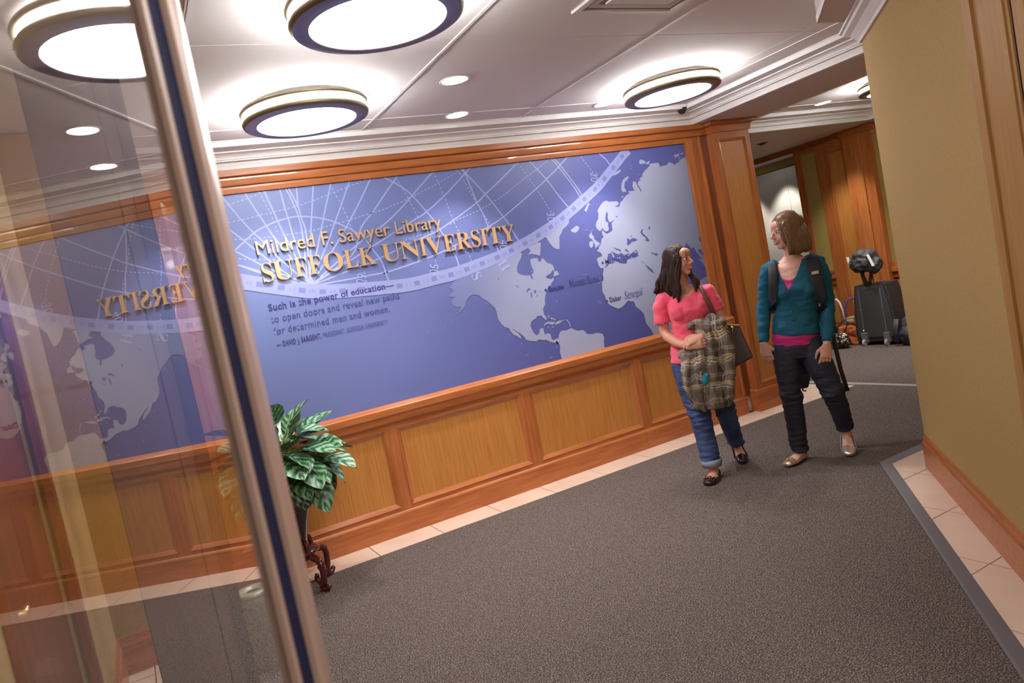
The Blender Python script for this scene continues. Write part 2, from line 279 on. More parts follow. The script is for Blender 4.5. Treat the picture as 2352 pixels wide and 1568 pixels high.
DASHED=[[[732,2407],[884,2440],[996,2470]],[[739,2303],[852,2313],[992,2330],[1152,2349],[1282,2371],[1462,2416],[1715,2478]],[[724,2197],[858,2182],[1027,2177],[1249,2179],[1415,2202],[1536,2218],[1676,2241],[1673,2242],[1767,2253],[1982,2310],[2229,2391],[2421,2463]],[[727,2076],[829,2051],[994,2022]],[[968,2478],[1001,2373],[1023,2277],[1033,2165]],[[1451,2449],[1490,2330],[1517,2216],[1527,2154]],[[1921,2467],[1966,2354],[1989,2285],[2022,2172]],[[2213,2478],[2253,2321],[2290,2125],[2317,2028],[2359,1878],[2374,1775]],[[2403,2477],[2441,2399],[2492,2255],[2513,2209],[2547,2122],[2580,2048],[2615,1916],[2642,1828]],[[2927,2475],[2995,2354],[3047,2259],[3131,2085],[3162,2028]],[[2261,2085],[2335,2113],[2519,2157],[2739,2238],[2948,2344],[3153,2440],[3223,2478]],[[2089,1883],[2092,1778]],[[3519,2466],[3591,2350],[3647,2273]],[[1892,2022],[2127,2055]],[[1552,1852],[1551,1764]]]
BAND=[[720,1929],[876,1874],[1048,1817],[1152,1785],[1289,1757],[1519,1732],[1842,1706],[2072,1717],[2180,1721],[2298,1736],[2408,1754],[2514,1772],[2622,1793],[2728,1822],[2836,1851],[2950,1888],[3058,1928],[3154,1965],[3253,2011],[3355,2062],[3459,2117],[3564,2173],[3658,2231],[3747,2296],[3846,2369],[3931,2433],[4002,2478]]
TEXTS=[["Mildred F. Sawyer Library","sans",872,2070,2186,92],["SUFFOLK UNIVERSITY","serif",878,1886,2759,127],["Such is the power of education\u2014","cb",868,1704,1741,44],["to open doors and reveal new paths","c",867,1624,1764,47],["for determined men and women.","c",869,1545,1674,47],["\u2014 DAVID J. SARGENT,","csb",867,1461,1166,35],["PRESIDENT, SUFFOLK UNIVERSITY","cs",1178,1463,1641,31],["Boston","cm",2982,1453,3122,40],["Massachusetts","it",3172,1454,3514,58],["Madrid","cm",3560,1576,3706,40],["Spain","it",3737,1582,3878,43],["Dakar","cm",3532,1263,3653,41],["Senegal","it",3685,1262,3879,59]]
DOTS=[[2952,1470],[3533,1593],[3505,1279]]
SPECKS=[[3033,1367],[2563,1195],[2914,1179],[2140,1493],[2860,1635],[2951,1011],[2686,1009],[2878,944],[2893,944],[2649,1105],[3331,1527],[3357,1524],[3364,1512],[3448,1486],[3456,1435],[3470,1438],[3485,1447],[3422,1292],[3440,1283],[3435,1273],[3108,1175],[3113,1155],[3438,1878],[3491,1868],[4001,2345],[3995,2321],[4063,2264],[4031,2223],[4063,2222],[4488,2355],[4557,2420]]
MARKS=[["H","h",[2635,1719],-68],["S","h",[2390,1676],-72],["I","h",[3483,2056],-40],["60","n",[1520,1802],-115],["50","n",[2065,1782],-105],["40","n",[2664,1873],-100],["30","n",[3127,2025],-95],["20","n",[3607,2288],-100]]

# ================================================================== FLOOR
DS = math.sqrt(0.5)
def dpt(s, u=0.0):
    # point on the slanting wall: s metres from its far corner, u metres out into the room
    return (4.035 - DS * s - DS * u, -2.21 - DS * s + DS * u)
def clip(poly, a, b, c):
    # keep a*x + b*y >= c
    out = []
    for i in range(len(poly)):
        p, q = poly[i], poly[(i + 1) % len(poly)]
        dp, dq = a * p[0] + b * p[1] - c, a * q[0] + b * q[1] - c
        if dp >= 0: out.append(p)
        if dp * dq < 0:
            t = dp / (dp - dq); out.append((p[0] + (q[0] - p[0]) * t, p[1] + (q[1] - p[1]) * t))
    return out
floor = MB().box(-4, 11, -8, 6, -0.12, -0.012).build('floor', grout, kind='structure')
G = 0.4575
def tiles(x0, x1, y0, y1, extra=()):
    i0 = math.floor((x0 - 3.91) / G) - 1; i1 = math.ceil((x1 - 3.91) / G) + 1
    j0 = math.floor((y0 + 2.215) / G) - 1; j1 = math.ceil((y1 + 2.215) / G) + 1
    for i in range(i0, i1):
        for j in range(j0, j1):
            a, b = 3.91 + G * i + 0.003, 3.91 + G * (i + 1) - 0.003; c, d = -2.215 + G * j + 0.003, -2.215 + G * (j + 1) - 0.003
            a, b, c, d = max(a, x0), min(b, x1), max(c, y0), min(d, y1)
            if b - a < 0.01 or d - c < 0.01: continue
            p = [(a, c), (b, c), (b, d), (a, d)]
            for e in extra:
                p = clip(p, *e)
                if len(p) < 3: break
            if len(p) >= 3: MB().prism(p, -0.011, 0.0 + random.uniform(-0.0003, 0.0003)).build('tile', tile_m, floor)
tiles(-0.34, 5.9, -0.32, -0.02)
tiles(5.33, 5.9, -0.018, 1.0)
tiles(7.93, 8.3, -2.2, 0.5)
# strip beside the slanting wall: x - y between 5.86 (carpet edge) and 6.245 (wall)
tiles(1.2, 4.05, -5.0, -1.975, extra=((1, -1, 5.985), (-1, 1, -6.26)))
tiles(4.05, 4.9, -2.22, -1.975)
# tile pad behind the glass, before the short return wall
tiles(-0.34, -0.10, -1.05, -0.72)
# carpet body (cut into convex pieces)
MB().prism([(-0.34, -4.91), (-0.34, -1.05), (-0.10, -1.05), (-0.10, -0.32), (5.9, -0.32), (5.9, -1.91), (3.985, -1.91), (0.985, -4.91)], -0.011, 0.006).build('carpet', carpet, floor)
MB().box(-0.34, 2.0, -7.6, -4.91, -0.011, 0.006).build('carpet', carpet, floor)
MB().box(5.97, 7.93, -2.2, 6.0, -0.011, 0.006).build('carpet', carpet, floor)
MB().box(7.93, 9.8, 0.5, 6, -0.011, 0.006).build('carpet', carpet, floor)
MB().sweep([(0, -0.005), (0, 0.009), (0.012, 0.010), (0.068, 0.001), (0.068, -0.005)], [(4.9, -1.912), (3.985, -1.912), (0.985, -4.912)][::-1]).build('edge_strip', rubber, floor)
MB().box(5.9, 5.97, -2.2, 1.0, -0.01, 0.011).build('threshold_strip', mat('pale_metal_strip', (0.34, 0.33, 0.36), 0.45, metal=0.4), floor)

# ================================================================== WALLS (cores)
wl = MB().box(-0.6, 5.32, 0.012, 0.22, 0, 2.75).build('wall_back', plaster, kind='structure')
wa = MB().box(-0.5, -0.345, -1.86, -0.72, 0, 2.75).box(-0.5, -0.345, -7.6, -3.05, 0, 2.75).box(-0.5, -0.345, -3.05, -1.86, 2.15, 2.75).build('wall_left', wallpaper, kind='structure')
MB().box(-0.5, -0.19, -0.72, 0.0, 0, 2.75).build('short_return', wallpaper, wa)
prof_bb = [(0.0, 0.0), (0.018, 0.0), (0.018, 0.15), (0.010, 0.165), (0.006, 0.19), (0, 0.2)]
MB().sweep(prof_bb, [(-0.19, 0.0), (-0.19, -0.72), (-0.345, -0.72), (-0.345, -1.80)][::-1]).build('baseboard_left', wood_h, kind='structure')
# slanting wall
wr = MB().prism([dpt(0), dpt(4.2), (dpt(4.2)[0] + 0.4, dpt(4.2)[1]), (4.4, -2.6), (8.3, -2.6), (8.3, -2.21)], 0, 2.75).build('wall_right', wallpaper, kind='structure')
MB().sweep([(0.0, 0.0), (0.019, 0.0), (0.019, 0.155), (0.012, 0.168), (0.010, 0.19), (0.0, 0.203)], [(4.5, -2.21), dpt(0), dpt(1.86)]).build('baseboard_right', wood_h, kind='structure')
d3 = empty('door_3'); tag(d3, kind='structure')
def dboard(s0, s1, u0, u1, z0, z1):
    return MB().prism([dpt(s0, u0), dpt(s1, u0), dpt(s1, u1), dpt(s0, u1)], z0, z1)
oak = mat('honey_oak_casing', (0.36, 0.19, 0.06), 0.6, spec=0.25, col2=(0.41, 0.215, 0.07), scale=(9, 9, 0.8), nscale=3)
dboard(1.875, 1.955, 0, 0.028, 0, 2.3).build('casing', oak, d3)
dboard(1.957, 2.20, 0, 0.018, 0, 2.3).build('frame', oak, d3)
dboard(2.203, 2.225, 0, 0.012, 0, 2.3).build('seal', oak, d3)
dboard(2.225, 2.275, 0, 0.006, 0, 2.3).build('gasket', gasket, d3)
dboard(2.277, 2.36, 0, 0.02, 0, 2.3).build('frame', oak, d3)
dboard(2.36, 3.3, 0, 0.012, 0, 2.3).build('leaf', mat('cream_door_paint', (0.7, 0.62, 0.45), 0.5), d3)
# enclosing walls beyond the picture and behind the camera
MB().box(-0.5, 2.4, -7.7, -7.55, 0, 2.75).build('wall_front', wallpaper, kind='structure')
MB().prism([dpt(4.2), (2.0, -7.6), (2.3, -7.6), (dpt(4.2)[0] + 0.4, dpt(4.2)[1])], 0, 2.75).build('wall_entry', wallpaper, kind='structure')
MB().box(5.16, 5.32, 0.22, 6.0, 0, 2.7).build('wall_lobby_left', olive, kind='structure')
MB().box(5.3, 10, 5.6, 5.8, 0, 2.7).build('wall_lobby_end', olive, kind='structure')

# ================================================================== CEILING
ceiling = MB().box(-0.6, 4.9, -7.7, 0.0, 2.775, 2.9).box(5.3, 8.5, -2.6, 0.8, 2.775, 2.9).build('ceiling', void_m, kind='structure')
XS = [-0.6, 0.445, 1.666, 2.886, 4.105, 4.26, 4.49]; YS = [-7.6, -5.7, -4.39, -3.09, -1.785, -0.485, -0.262]
for i in range(len(XS) - 1):
    for j in range(len(YS) - 1):
        if XS[i] > 4.2: continue
        x1 = XS[i + 1]
        MB().box(XS[i] + 0.003, x1 - 0.003, YS[j] + 0.003, YS[j + 1] - 0.003, 2.757, 2.775).build('panel', ceil_m, ceiling)
MB().box(4.263, 4.49, -2.5, -0.262, 2.757, 2.775).build('panel', ceil_m, ceiling)
MB().box(5.45, 8.3, -2.3, 0.17, 2.757, 2.775).build('panel', ceil_m, ceiling)
MB().box(5.45, 8.3, 0.174, 0.66, 2.757, 2.775).build('panel', ceil_m, ceiling)
for x in (1.666, 2.886, 0.445):
    MB().box(x - 0.008, x - 0.0015, -7.5, -0.27, 2.751, 2.757).box(x + 0.0015, x + 0.008, -7.5, -0.27, 2.751, 2.757).build('bar', tbar, ceiling)
MB().box(-0.5, 4.25, -0.492, -0.478, 2.7525, 2.757).box(4.253, 4.267, -2.2, -0.478, 2.7525, 2.757).box(5.45, 8.0, 0.168, 0.18, 2.7525, 2.757).build('bar', tbar, ceiling)
prof_cr = [(0.0, 2.76), (0.252, 2.76), (0.252, 2.752), (0.245, 2.752), (0.245, 2.722), (0.150, 2.716), (0.150, 2.708)]
for k in range(1, 7):
    t = PI / 2 * k / 6; prof_cr.append((0.150 - 0.055 * math.sin(t), 2.708 - 0.030 * (1 - math.cos(t))))
prof_cr += [(0.088, 2.676), (0.088, 2.668), (0.060, 2.664), (0.052, 2.64), (0.052, 2.621), (0.0, 2.621)]
MB().sweep(prof_cr, [(-0.6, 0.0), (4.745, 0.0), (4.745, -2.275)]).build('cornice', plaster, ceiling)
MB().sweep(prof_cr, [(5.45, -2.2), (5.45, 0.65), (8.03, 0.65), (8.03, -2.2)]).build('cornice', plaster, ceiling)
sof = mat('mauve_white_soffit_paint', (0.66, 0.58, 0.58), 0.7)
MB().box(4.745, 5.45, -2.3, 0.66, 2.621, 2.90).build('soffit', sof, ceiling)
MB().box(5.2, 8.4, 0.65, 5.7, 2.621, 2.90).build('soffit', sof, ceiling)
MB().box(8.03, 8.4, -2.3, 0.66, 2.621, 2.90).build('soffit', sof, ceiling)
MB().box(8.4, 10.0, 0.5, 5.7, 2.68, 2.90).build('soffit', sof, ceiling)
# dropped soffit and crown along the slanting wall
a = dpt(0, 0.31)
MB().prism([dpt(4.2, 0.31), (a[0] + 0.055 - 0.255, -2.265), (4.9, -2.265), (4.9, -2.5), (4.2, -2.5), dpt(4.2, -0.1)], 2.622, 2.90).build('soffit', sof, ceiling)
MB().sweep([(0, 2.53), (0.014, 2.53), (0.02, 2.545), (0.055, 2.58), (0.085, 2.592), (0.092, 2.605), (0.105, 2.608), (0.105, 2.6215), (0, 2.6215)], [(4.40, -2.21), dpt(0), dpt(4.1)]).build('cornice', plaster, ceiling)
MB().sweep([(0, 2.622), (0.006, 2.622), (0.006, 2.66), (0, 2.66)], [(a[0] - 0.195, -2.262), dpt(4.1, 0.31)]).build('fascia', plaster, ceiling)
# supply grille
vent = empty('ceiling_vent', (2.447, -2.40, 2.757)); tag(vent, 'square white ceiling air vent with a stepped frame, beside the front round light', 'vent')
def ring_sq(m, r0, r1, z0, z1):
    m.box(-r1, r1, -r1, -r0, z0, z1).box(-r1, r1, r0, r1, z0, z1).box(-r1, -r0, -r0, r0, z0, z1).box(r0, r1, -r0, r0, z0, z1); return m
ring_sq(MB(), 0.27, 0.305, -0.012, 0).build('frame', tbar, vent)
ring_sq(MB(), 0.215, 0.25, -0.006, 0.0).build('frame', plaster, vent)
MB().box(-0.19, 0.19, -0.19, 0.19, -0.016, -0.006).build('plate', plaster, vent, bevel=0.004)
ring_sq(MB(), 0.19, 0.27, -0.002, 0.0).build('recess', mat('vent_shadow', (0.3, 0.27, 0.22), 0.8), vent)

# ================================================================== MURAL WALL PANELLING
def wpart(name, mb, m, bevel=0.0, parent=None): return mb.build(name, m, parent or wl, bevel=bevel)
def panel_unit(x0, x1, z0=0.187, z1=0.738, yb=-0.012, parent=None, pm=None, gx='x'):
    # recessed veneer panel with a sloping moulding frame; outer edge of the moulding at x0..x1, z0..z1
    par = parent or wl
    p = empty('panel_frame', parent=par)
    b = 0.032
    def q(name, o, i, m):
        MB().add([o[0], o[1], i[1], i[0], (o[0][0], 0.01, o[0][2]), (o[1][0], 0.01, o[1][2])], [(0, 1, 2, 3), (3, 2, 5, 4), (0, 4, 5, 1)]).build(name, m, p)
    O = [(x0, yb - 0.014, z0), (x1, yb - 0.014, z0), (x1, yb - 0.014, z1), (x0, yb - 0.014, z1)]
    I = [(x0 + b, yb + 0.006, z0 + b), (x1 - b, yb + 0.006, z0 + b), (x1 - b, yb + 0.006, z1 - b), (x0 + b, yb + 0.006, z1 - b)]
    for k in range(4):
        q('moulding', (O[k], O[(k + 1) % 4]), (I[k], I[(k + 1) % 4]), wood_h if k % 2 == 0 else wood_v)
    MB().box(x0 + b - 0.002, x1 - b + 0.002, yb + 0.005, 0.011, z0 + b - 0.002, z1 - b + 0.002).build('panel', pm or maple, p)
YF = -0.022
# baseboard and rails, panels on a 1.085 m pitch
bx = [0.58, 3.62, 4.80]
for k in range(2):
    MB().sweep([(0, 0.0), (0.036, 0.0), (0.036, 0.142), (0.030, 0.152), (0.022, 0.158), (0, 0.158)], [(bx[k], 0.0), (bx[k + 1] - 0.0015, 0.0)]).build('baseboard', wood_h, wl)
wpart('rail', MB().box(0.58, 4.80, YF, 0.01, 0.158, 0.187), wood_h)
wpart('rail', MB().box(0.58, 4.80, YF, 0.01, 0.738, 0.80), wood_h)
px = [(0.45 + 1.085 * k, 0.45 + 1.085 * k + 1.002) for k in range(4)]
px[0] = (0.62, 1.452); px[3] = (3.705, 4.64)
for x0, x1 in px: panel_unit(x0, x1, 0.187, 0.738)
for x0, x1 in [(0.58, 0.62), (1.452, 1.535), (2.537, 2.620), (3.622, 3.705), (4.64, 4.80)]: wpart('stile', MB().box(x0, x1, YF, 0.01, 0.187, 0.738), wood_v)
cap = [(0, 0.775), (0.024, 0.775), (0.040, 0.79), (0.046, 0.835), (0.052, 0.842), (0.052, 0.884), (0.046, 0.890), (0.012, 0.911), (0, 0.911)]
MB().sweep(cap, [(0.58, 0.0), (4.80, 0.0)]).build('chair_rail', wood_h, wl)
top = [(0, 2.478), (0.018, 2.478), (0.022, 2.508), (0.022, 2.520), (0.045, 2.524), (0.052, 2.560), (0.052, 2.570), (0.040, 2.574), (0.062, 2.582), (0.066, 2.622), (0, 2.622)]
MB().sweep(top, [(-0.2, 0.0), (4.80, 0.0)]).build('head_moulding', wood_h, wl)
# right side of the mural: frame stile, fluted trim, pilaster
wpart('frame_stile', MB().box(4.612, 4.69, -0.026, 0.01, 0.905, 2.51), wood_v, 0.004)
wpart('frame_stile', MB().box(4.69, 4.765, -0.014, 0.01, 0.158, 2.51), wood_v)
wpart('corner_bead', MB().box(4.765, 4.79, -0.032, 0.01, 0.158, 2.53), wood_v, 0.005)
wpart('recess_board', MB().box(4.79, 4.893, -0.006, 0.01, 0.15, 2.53), dark_wood)
def pilaster(x0, x1, parent, left=True):
    pl = empty('pilaster', parent=parent)
    y = -0.088
    MB().box(x0, x1, y + 0.012, 0.3 if left else 0.02, 0.0, 2.60).build('core', wood_v, pl)
    e = 0.055
    MB().box(x0, x0 + e, y, y + 0.012, 0.2, 2.53).build('stile', wood_v, pl)
    MB().box(x1 - e, x1, y, y + 0.012, 0.2, 2.53).build('stile', wood_v, pl)
    MB().box(x0 + e, x1 - e, y, y + 0.012, 0.2, 0.245).build('rail', wood_h, pl)
    MB().box(x0 + e, x1 - e, y, y + 0.012, 2.466, 2.53).build('rail', wood_h, pl)
    b = 0.028
    O = [(x0 + e, y - 0.002, 0.245), (x1 - e, y - 0.002, 0.245), (x1 - e, y - 0.002, 2.466), (x0 + e, y - 0.002, 2.466)]
    I = [(x0 + e + b, y + 0.011, 0.245 + b), (x1 - e - b, y + 0.011, 0.245 + b), (x1 - e - b, y + 0.011, 2.466 - b), (x0 + e + b, y + 0.011, 2.466 - b)]
    for k in range(4):
        MB().add([O[k], O[(k + 1) % 4], I[(k + 1) % 4], I[k]], [(0, 1, 2, 3)]).build('moulding', wood_h if k % 2 == 0 else wood_v, pl)
    MB().box(x0 + e + b - .002, x1 - e - b + .002, y + 0.0105, y + 0.0125, 0.245 + b - .002, 2.466 - b + .002).build('panel', maple, pl)
    MB().sweep([(0, 0.0), (0.016, 0.0), (0.016, 0.185), (0.008, 0.2), (0, 0.2)], [(x0, 0.0), (x0, y), (x1, y), (x1, 0.15)]).build('plinth', wood_h, pl)
    return pl
pilaster(4.885, 5.322, wl)
# capital that wraps the fluted trim and the pilaster
capm = [(0, 2.528), (0.014, 2.528), (0.016, 2.538), (0.022, 2.578), (0.030, 2.584), (0.060, 2.590), (0.066, 2.5925), (0.066, 2.6205), (0, 2.6205)]
MB().sweep(capm, [(4.80, -0.012), (4.885, -0.012), (4.885, -0.088), (5.322, -0.088), (5.322, 0.2)]).build('capital', wood_h, wl)
# left end of the mural, seen through the glass
wpart('frame_stile', MB().box(0.58, 0.66, -0.026, 0.01, 0.905, 2.51), wood_v, 0.004)
pilaster(0.31, 0.575, wl, left=False)
wpart('recess_board', MB().box(0.17, 0.31, -0.006, 0.01, 0.0, 2.53), dark_wood)
wpart('corner_bead', MB().box(0.15, 0.17, -0.03, 0.01, 0.0, 2.53), wood_v)
wpart('side_board', MB().box(-0.19, 0.15, -0.012, 0.01, 0.0, 2.53), dark_wood)
MB().sweep(capm, [(0.2, 0.0), (0.31, 0.0), (0.31, -0.088), (0.575, -0.088), (0.575, 0.0)]).build('capital', wood_h, wl)

# narrow bronze post panel that hides the left end of the map wall
ppm = mat('dark_bronze_panel', (0.13, 0.095, 0.08), 0.5); ppd = mat('dark_bronze_groove', (0.03, 0.022, 0.022), 0.5)
pp = MB().box(-0.150, 0.100, -1.60, -1.56, 0, 2.755).build('wall_post', ppm, kind='structure')
MB().box(-0.153, -0.1495, -1.602, -1.558, 0, 2.755).build('post_edge', ppd, pp)  # added dark strip, shade by colour over the post's lit side
MB().box(0.100, 0.107, -1.595, -1.565, 0, 2.755).build('groove', ppd, pp)
MB().box(0.107, 0.158, -1.60, -1.56, 0, 2.755).build('post', ppm, pp)
MB().box(0.158, 0.205, -1.61, -1.55, 0, 2.755).build('post_edge', ppd, pp)
# wooden door and casing in the left wall
d1 = empty('door_1'); tag(d1, kind='structure')
MB().box(-0.35, -0.325, -1.94, -1.86, 0, 2.2).build('casing', dark_wood, d1)
MB().box(-0.35, -0.325, -3.13, -3.05, 0, 2.2).build('casing', dark_wood, d1)
MB().box(-0.35, -0.325, -3.05, -1.94, 2.12, 2.2).build('casing', dark_wood, d1)
MB().box(-0.42, -0.375, -3.05, -1.94, 0.01, 2.12).build('leaf', mat('red_brown_door_veneer', (0.20, 0.065, 0.03), 0.35, col2=(0.27, 0.09, 0.04), scale=(12, 12, 1), nscale=3, coat=0.2), d1)
h = MB().lathe([(0.0, 0), (0.028, 0), (0.028, 0.006), (0.012, 0.01), (0.010, 0.045), (0, 0.045)], n=20)
h = MB().add([(-0.375 + z, -2.95 + x, 1.03 + y) for x, y, z in h.v], h.f)
h.tube([(-0.335, -2.95, 1.03), (-0.33, -2.90, 1.035), (-0.335, -2.84, 1.03)], [0.009, 0.008, 0.006]).build('lever_handle', brass, d1, smooth=True)

# ================================================================== FAR PANELLED WALL AND LOBBY (beyond the beam)
wf = MB().box(8.315, 8.5, -2.6, 1.96, 0, 2.7).build('wall_far', plaster, kind='structure')
def fb(name, y0, y1, z0, z1, x=8.30, m=wood_v, b=0.0): return MB().box(x, 8.316, y0, y1, z0, z1).build(name, m, wf, bevel=b)
fb('stile', 1.86, 1.965, 0, 2.55, 8.285); fb('stile', 1.44, 1.62, 0, 2.55, 8.285)
fb('olive_panel', 1.62, 1.86, 0.92, 2.50, 8.306, olive)
fb('rail', 1.62, 1.86, 2.50, 2.56, 8.285, wood_h); fb('rail', 1.62, 1.86, 0.90, 0.93, 8.275, wood_h)
fb('chair_rail', 1.60, 1.86, 0.82, 0.87, 8.255, wood_h); fb('rail', 1.62, 1.86, 0.74, 0.82, 8.285, wood_h)
fb('veneer_panel', 1.66, 1.82, 0.22, 0.70, 8.30, maple); fb('lower_board', 1.62, 1.86, 0.0, 0.74, 8.304, wood_v)
fb('veneer_panel', 1.19, 1.42, 0.22, 2.42, 8.285, maple); fb('moulding', 1.42, 1.45, 0.2, 2.45, 8.268); fb('moulding', 1.16, 1.19, 0.2, 2.45, 8.262, mat('glossy_wood_edge', (0.5, 0.25, 0.18), 0.2))
fb('rail', 1.16, 1.45, 2.42, 2.56, 8.262, wood_h); fb('rail', 1.16, 1.45, 0.0, 0.22, 8.262, wood_h)
fb('pilaster', 0.80, 1.16, 0, 2.56, 8.22); fb('pilaster', 0.93, 1.05, 0.2, 2.5, 8.205, m=mat('warm_pilaster_face', (0.40, 0.13, 0.035), 0.3, col2=(0.50, 0.18, 0.05), scale=(12, 12, 1.2), nscale=3, coat=0.2))
fb('olive_panel', -2.2, 0.80, 0.92, 2.50, 8.306, olive); fb('rail', -2.2, 0.80, 2.50, 2.56, 8.285, wood_h)
fb('chair_rail', -2.2, 0.80, 0.82, 0.875, 8.25, wood_h); fb('rail', -2.2, 0.80, 0.875, 0.925, 8.275, wood_h); fb('rail', -2.2, 0.80, 0.72, 0.82, 8.285, wood_h); fb('stile', 0.60, 0.80, 0, 0.74, 8.285)
fb('veneer_panel', 0.05, 0.58, 0.22, 0.70, 8.30, maple); fb('lower_board', -2.2, 0.62, 0.0, 0.74, 8.304, wood_v)
MB().sweep([(0, 0.0), (0.02, 0.0), (0.02, 0.15), (0, 0.17)], [(8.285, 1.96), (8.285, 1.17), (8.215, 1.17), (8.215, 0.79), (8.285, 0.79), (8.285, -2.2)]).build('baseboard', wood_h, wf)
MB().sweep([(0, 2.55), (0.02, 2.55), (0.03, 2.585), (0.06, 2.595), (0.06, 2.6205), (0, 2.6205)], [(8.30, 4.6), (8.30, 1.17), (8.225, 1.17), (8.225, 0.79), (8.285, 0.79), (8.285, -2.2)]).build('head_moulding', wood_h, wf)
MB().box(8.30, 8.42, 1.96, 4.6, 2.575, 2.68).build('header', wood_h, wf)
we = MB().box(9.82, 10.0, 0.5, 5.7, 0, 2.9).build('wall_lobby', olive, kind='structure')
d2 = empty('door_2'); tag(d2, kind='structure')
for y0, y1 in ((3.435, 4.5), (2.3, 3.43)): MB().box(9.795, 9.815, y0, y1, 0.01, 2.545).build('leaf', steel_door, d2)
MB().box(9.80, 9.825, 2.25, 4.55, 2.545, 2.56).build('lintel', void_m, d2)
sc_ = tag(MB().box(9.0, 9.12, 3.9, 4.15, 2.667, 2.679).build('ceiling_light', mat('lit_strip', (1, 1, 1), 0.5, emit=(1, 1, 1), estr=8)), 'small lit strip light in the lobby ceiling before the elevator doors', 'light')

# ================================================================== MURAL
def mural_mat(name, kind):
    m = bpy.data.materials.new(name); m.use_nodes = True; N = m.node_tree.nodes; L = m.node_tree.links
    b = N['Principled BSDF']; b.inputs['Roughness'].default_value = 0.42; b.inputs['Specular IOR Level'].default_value = 0.35
    tc = N.new('ShaderNodeTexCoord'); sp = N.new('ShaderNodeSeparateXYZ'); L.new(tc.outputs['Object'], sp.inputs[0])
    def math_(op, a, b2):
        n = N.new('ShaderNodeMath'); n.operation = op
        for i, v in enumerate((a, b2)):
            if isinstance(v, (int, float)): n.inputs[i].default_value = v
            else: L.new(v, n.inputs[i])
        return n.outputs[0]
    r = N.new('ShaderNodeValToRGB'); e = r.color_ramp.elements
    if kind == 'base':
        fac = math_('MULTIPLY', math_('ADD', math_('MULTIPLY', sp.outputs['X'], 0.9), math_('MULTIPLY', sp.outputs['Z'], -0.75)), 1 / 4.0)
        fac = math_('ADD', fac, 0.28)
        e[0].position = 0.0; e[0].color = (0.171, 0.228, 0.499, 1); e[1].position = 1.0; e[1].color = (0.073, 0.080, 0.287, 1)
        k = e.new(0.35); k.color = (0.153, 0.191, 0.445, 1); k = e.new(0.68); k.color = (0.109, 0.128, 0.374, 1)
    else:
        # fades into the sea towards the upper left of the western land, as printed
        fx = math_('ADD', math_('MULTIPLY', math_('SUBTRACT', sp.outputs['X'], 2.15), 1.0), math_('MULTIPLY', math_('SUBTRACT', 1.85, sp.outputs['Z']), 0.55))
        e[0].position = 0.0; e[0].color = (0.176, 0.211, 0.470, 1); e[1].position = 1.0; e[1].color = (0.185, 0.211, 0.316, 1)
        k = e.new(0.11); k.color = (0.208, 0.245, 0.479, 1); k = e.new(0.24); k.color = (0.332, 0.362, 0.575, 1); k = e.new(0.40); k.color = (0.370, 0.402, 0.594, 1)
        k = e.new(0.62); k.color = (0.378, 0.412, 0.594, 1); k = e.new(0.80); k.color = (0.250, 0.279, 0.421, 1)
        fac = math_('MULTIPLY', fx, 1 / 2.9)
    L.new(fac, r.inputs[0]); L.new(r.outputs[0], b.inputs['Base Color'])
    return m
sea_m = mural_mat('printed_sea', 'base'); land_m = mural_mat('printed_land', 'land')
line_m = mat('printed_pale_line', (0.36, 0.41, 0.74), 0.45)
band_m = mat('printed_scale_band', (0.30, 0.34, 0.66), 0.45)
ink = mat('printed_navy_ink', (0.045, 0.045, 0.22), 0.45); ink2 = mat('printed_navy_ink_light', (0.062, 0.066, 0.27), 0.45)
mural = MB().box(0.655, 4.614, 0.0, 0.0115, 0.906, 2.482).build('map_mural', sea_m)
tag(mural, 'wide blue world map mural printed with pale continents, set in the wood panelled wall', 'mural')
def flat(name, polys, y, m, kind=None):
    mb = MB()
    for p in polys: mb.poly2([(a / 1000, b / 1000) for a, b in p], y)
    # every face looks into the room
    o = mb.build(name, m, mural)
    me = o.data; bm = bmesh.new(); bm.from_mesh(me)
    for f in bm.faces:
        if f.normal.y > 0: f.normal_flip()
    bm.to_mesh(me); bm.free()
    if kind: o['kind'] = kind
    return o
LB = {0: 'western_land', 13: 'greenland', 14: 'eastern_land'}
big = [p for p in LAND if len(p) > 60]; small = [p for p in LAND if len(p) <= 60]
for p in big: flat('land_print', [p], -0.0018, land_m)
flat('island_print', small, -0.0018, land_m, 'stuff')
def blob(x, z, r, n=7): return [(x + r * math.cos(2 * PI * k / n), z + r * math.sin(2 * PI * k / n)) for k in range(n)]
flat('speck_print', [blob(a, b, 4.5) for a, b in SPECKS], -0.0020, land_m, 'stuff')
flat('inland_water_print', WATER, -0.0021, sea_m, 'stuff')
flat('islet_print', ISLES, -0.0024, land_m, 'stuff')
def catmull(P, n=6):
    P = [Vector((a, b)) for a, b in P]; out = []
    for i in range(len(P) - 1):
        a = P[i - 1] if i else P[i] * 2 - P[i + 1]; b, c = P[i], P[i + 1]; d = P[i + 2] if i + 2 < len(P) else P[i + 1] * 2 - P[i]
        for k in range(n):
            t = k / n
            out.append(0.5 * ((2 * b) + (c - a) * t + (2 * a - 5 * b + 4 * c - d) * t * t + (3 * b - a - 3 * c + d) * t ** 3))
    out.append(P[-1]); return out
def arc_pts(P, step):
    out = [(P[0], (P[1] - P[0]).normalized())]; acc = 0.0
    for i in range(len(P) - 1):
        seg = P[i + 1] - P[i]; L_ = seg.length
        if L_ < 1e-6: continue
        d = seg / L_; t = step - acc
        while t <= L_: out.append((P[i] + d * t, d)); t += step
        acc = (acc + L_) % step
    return out
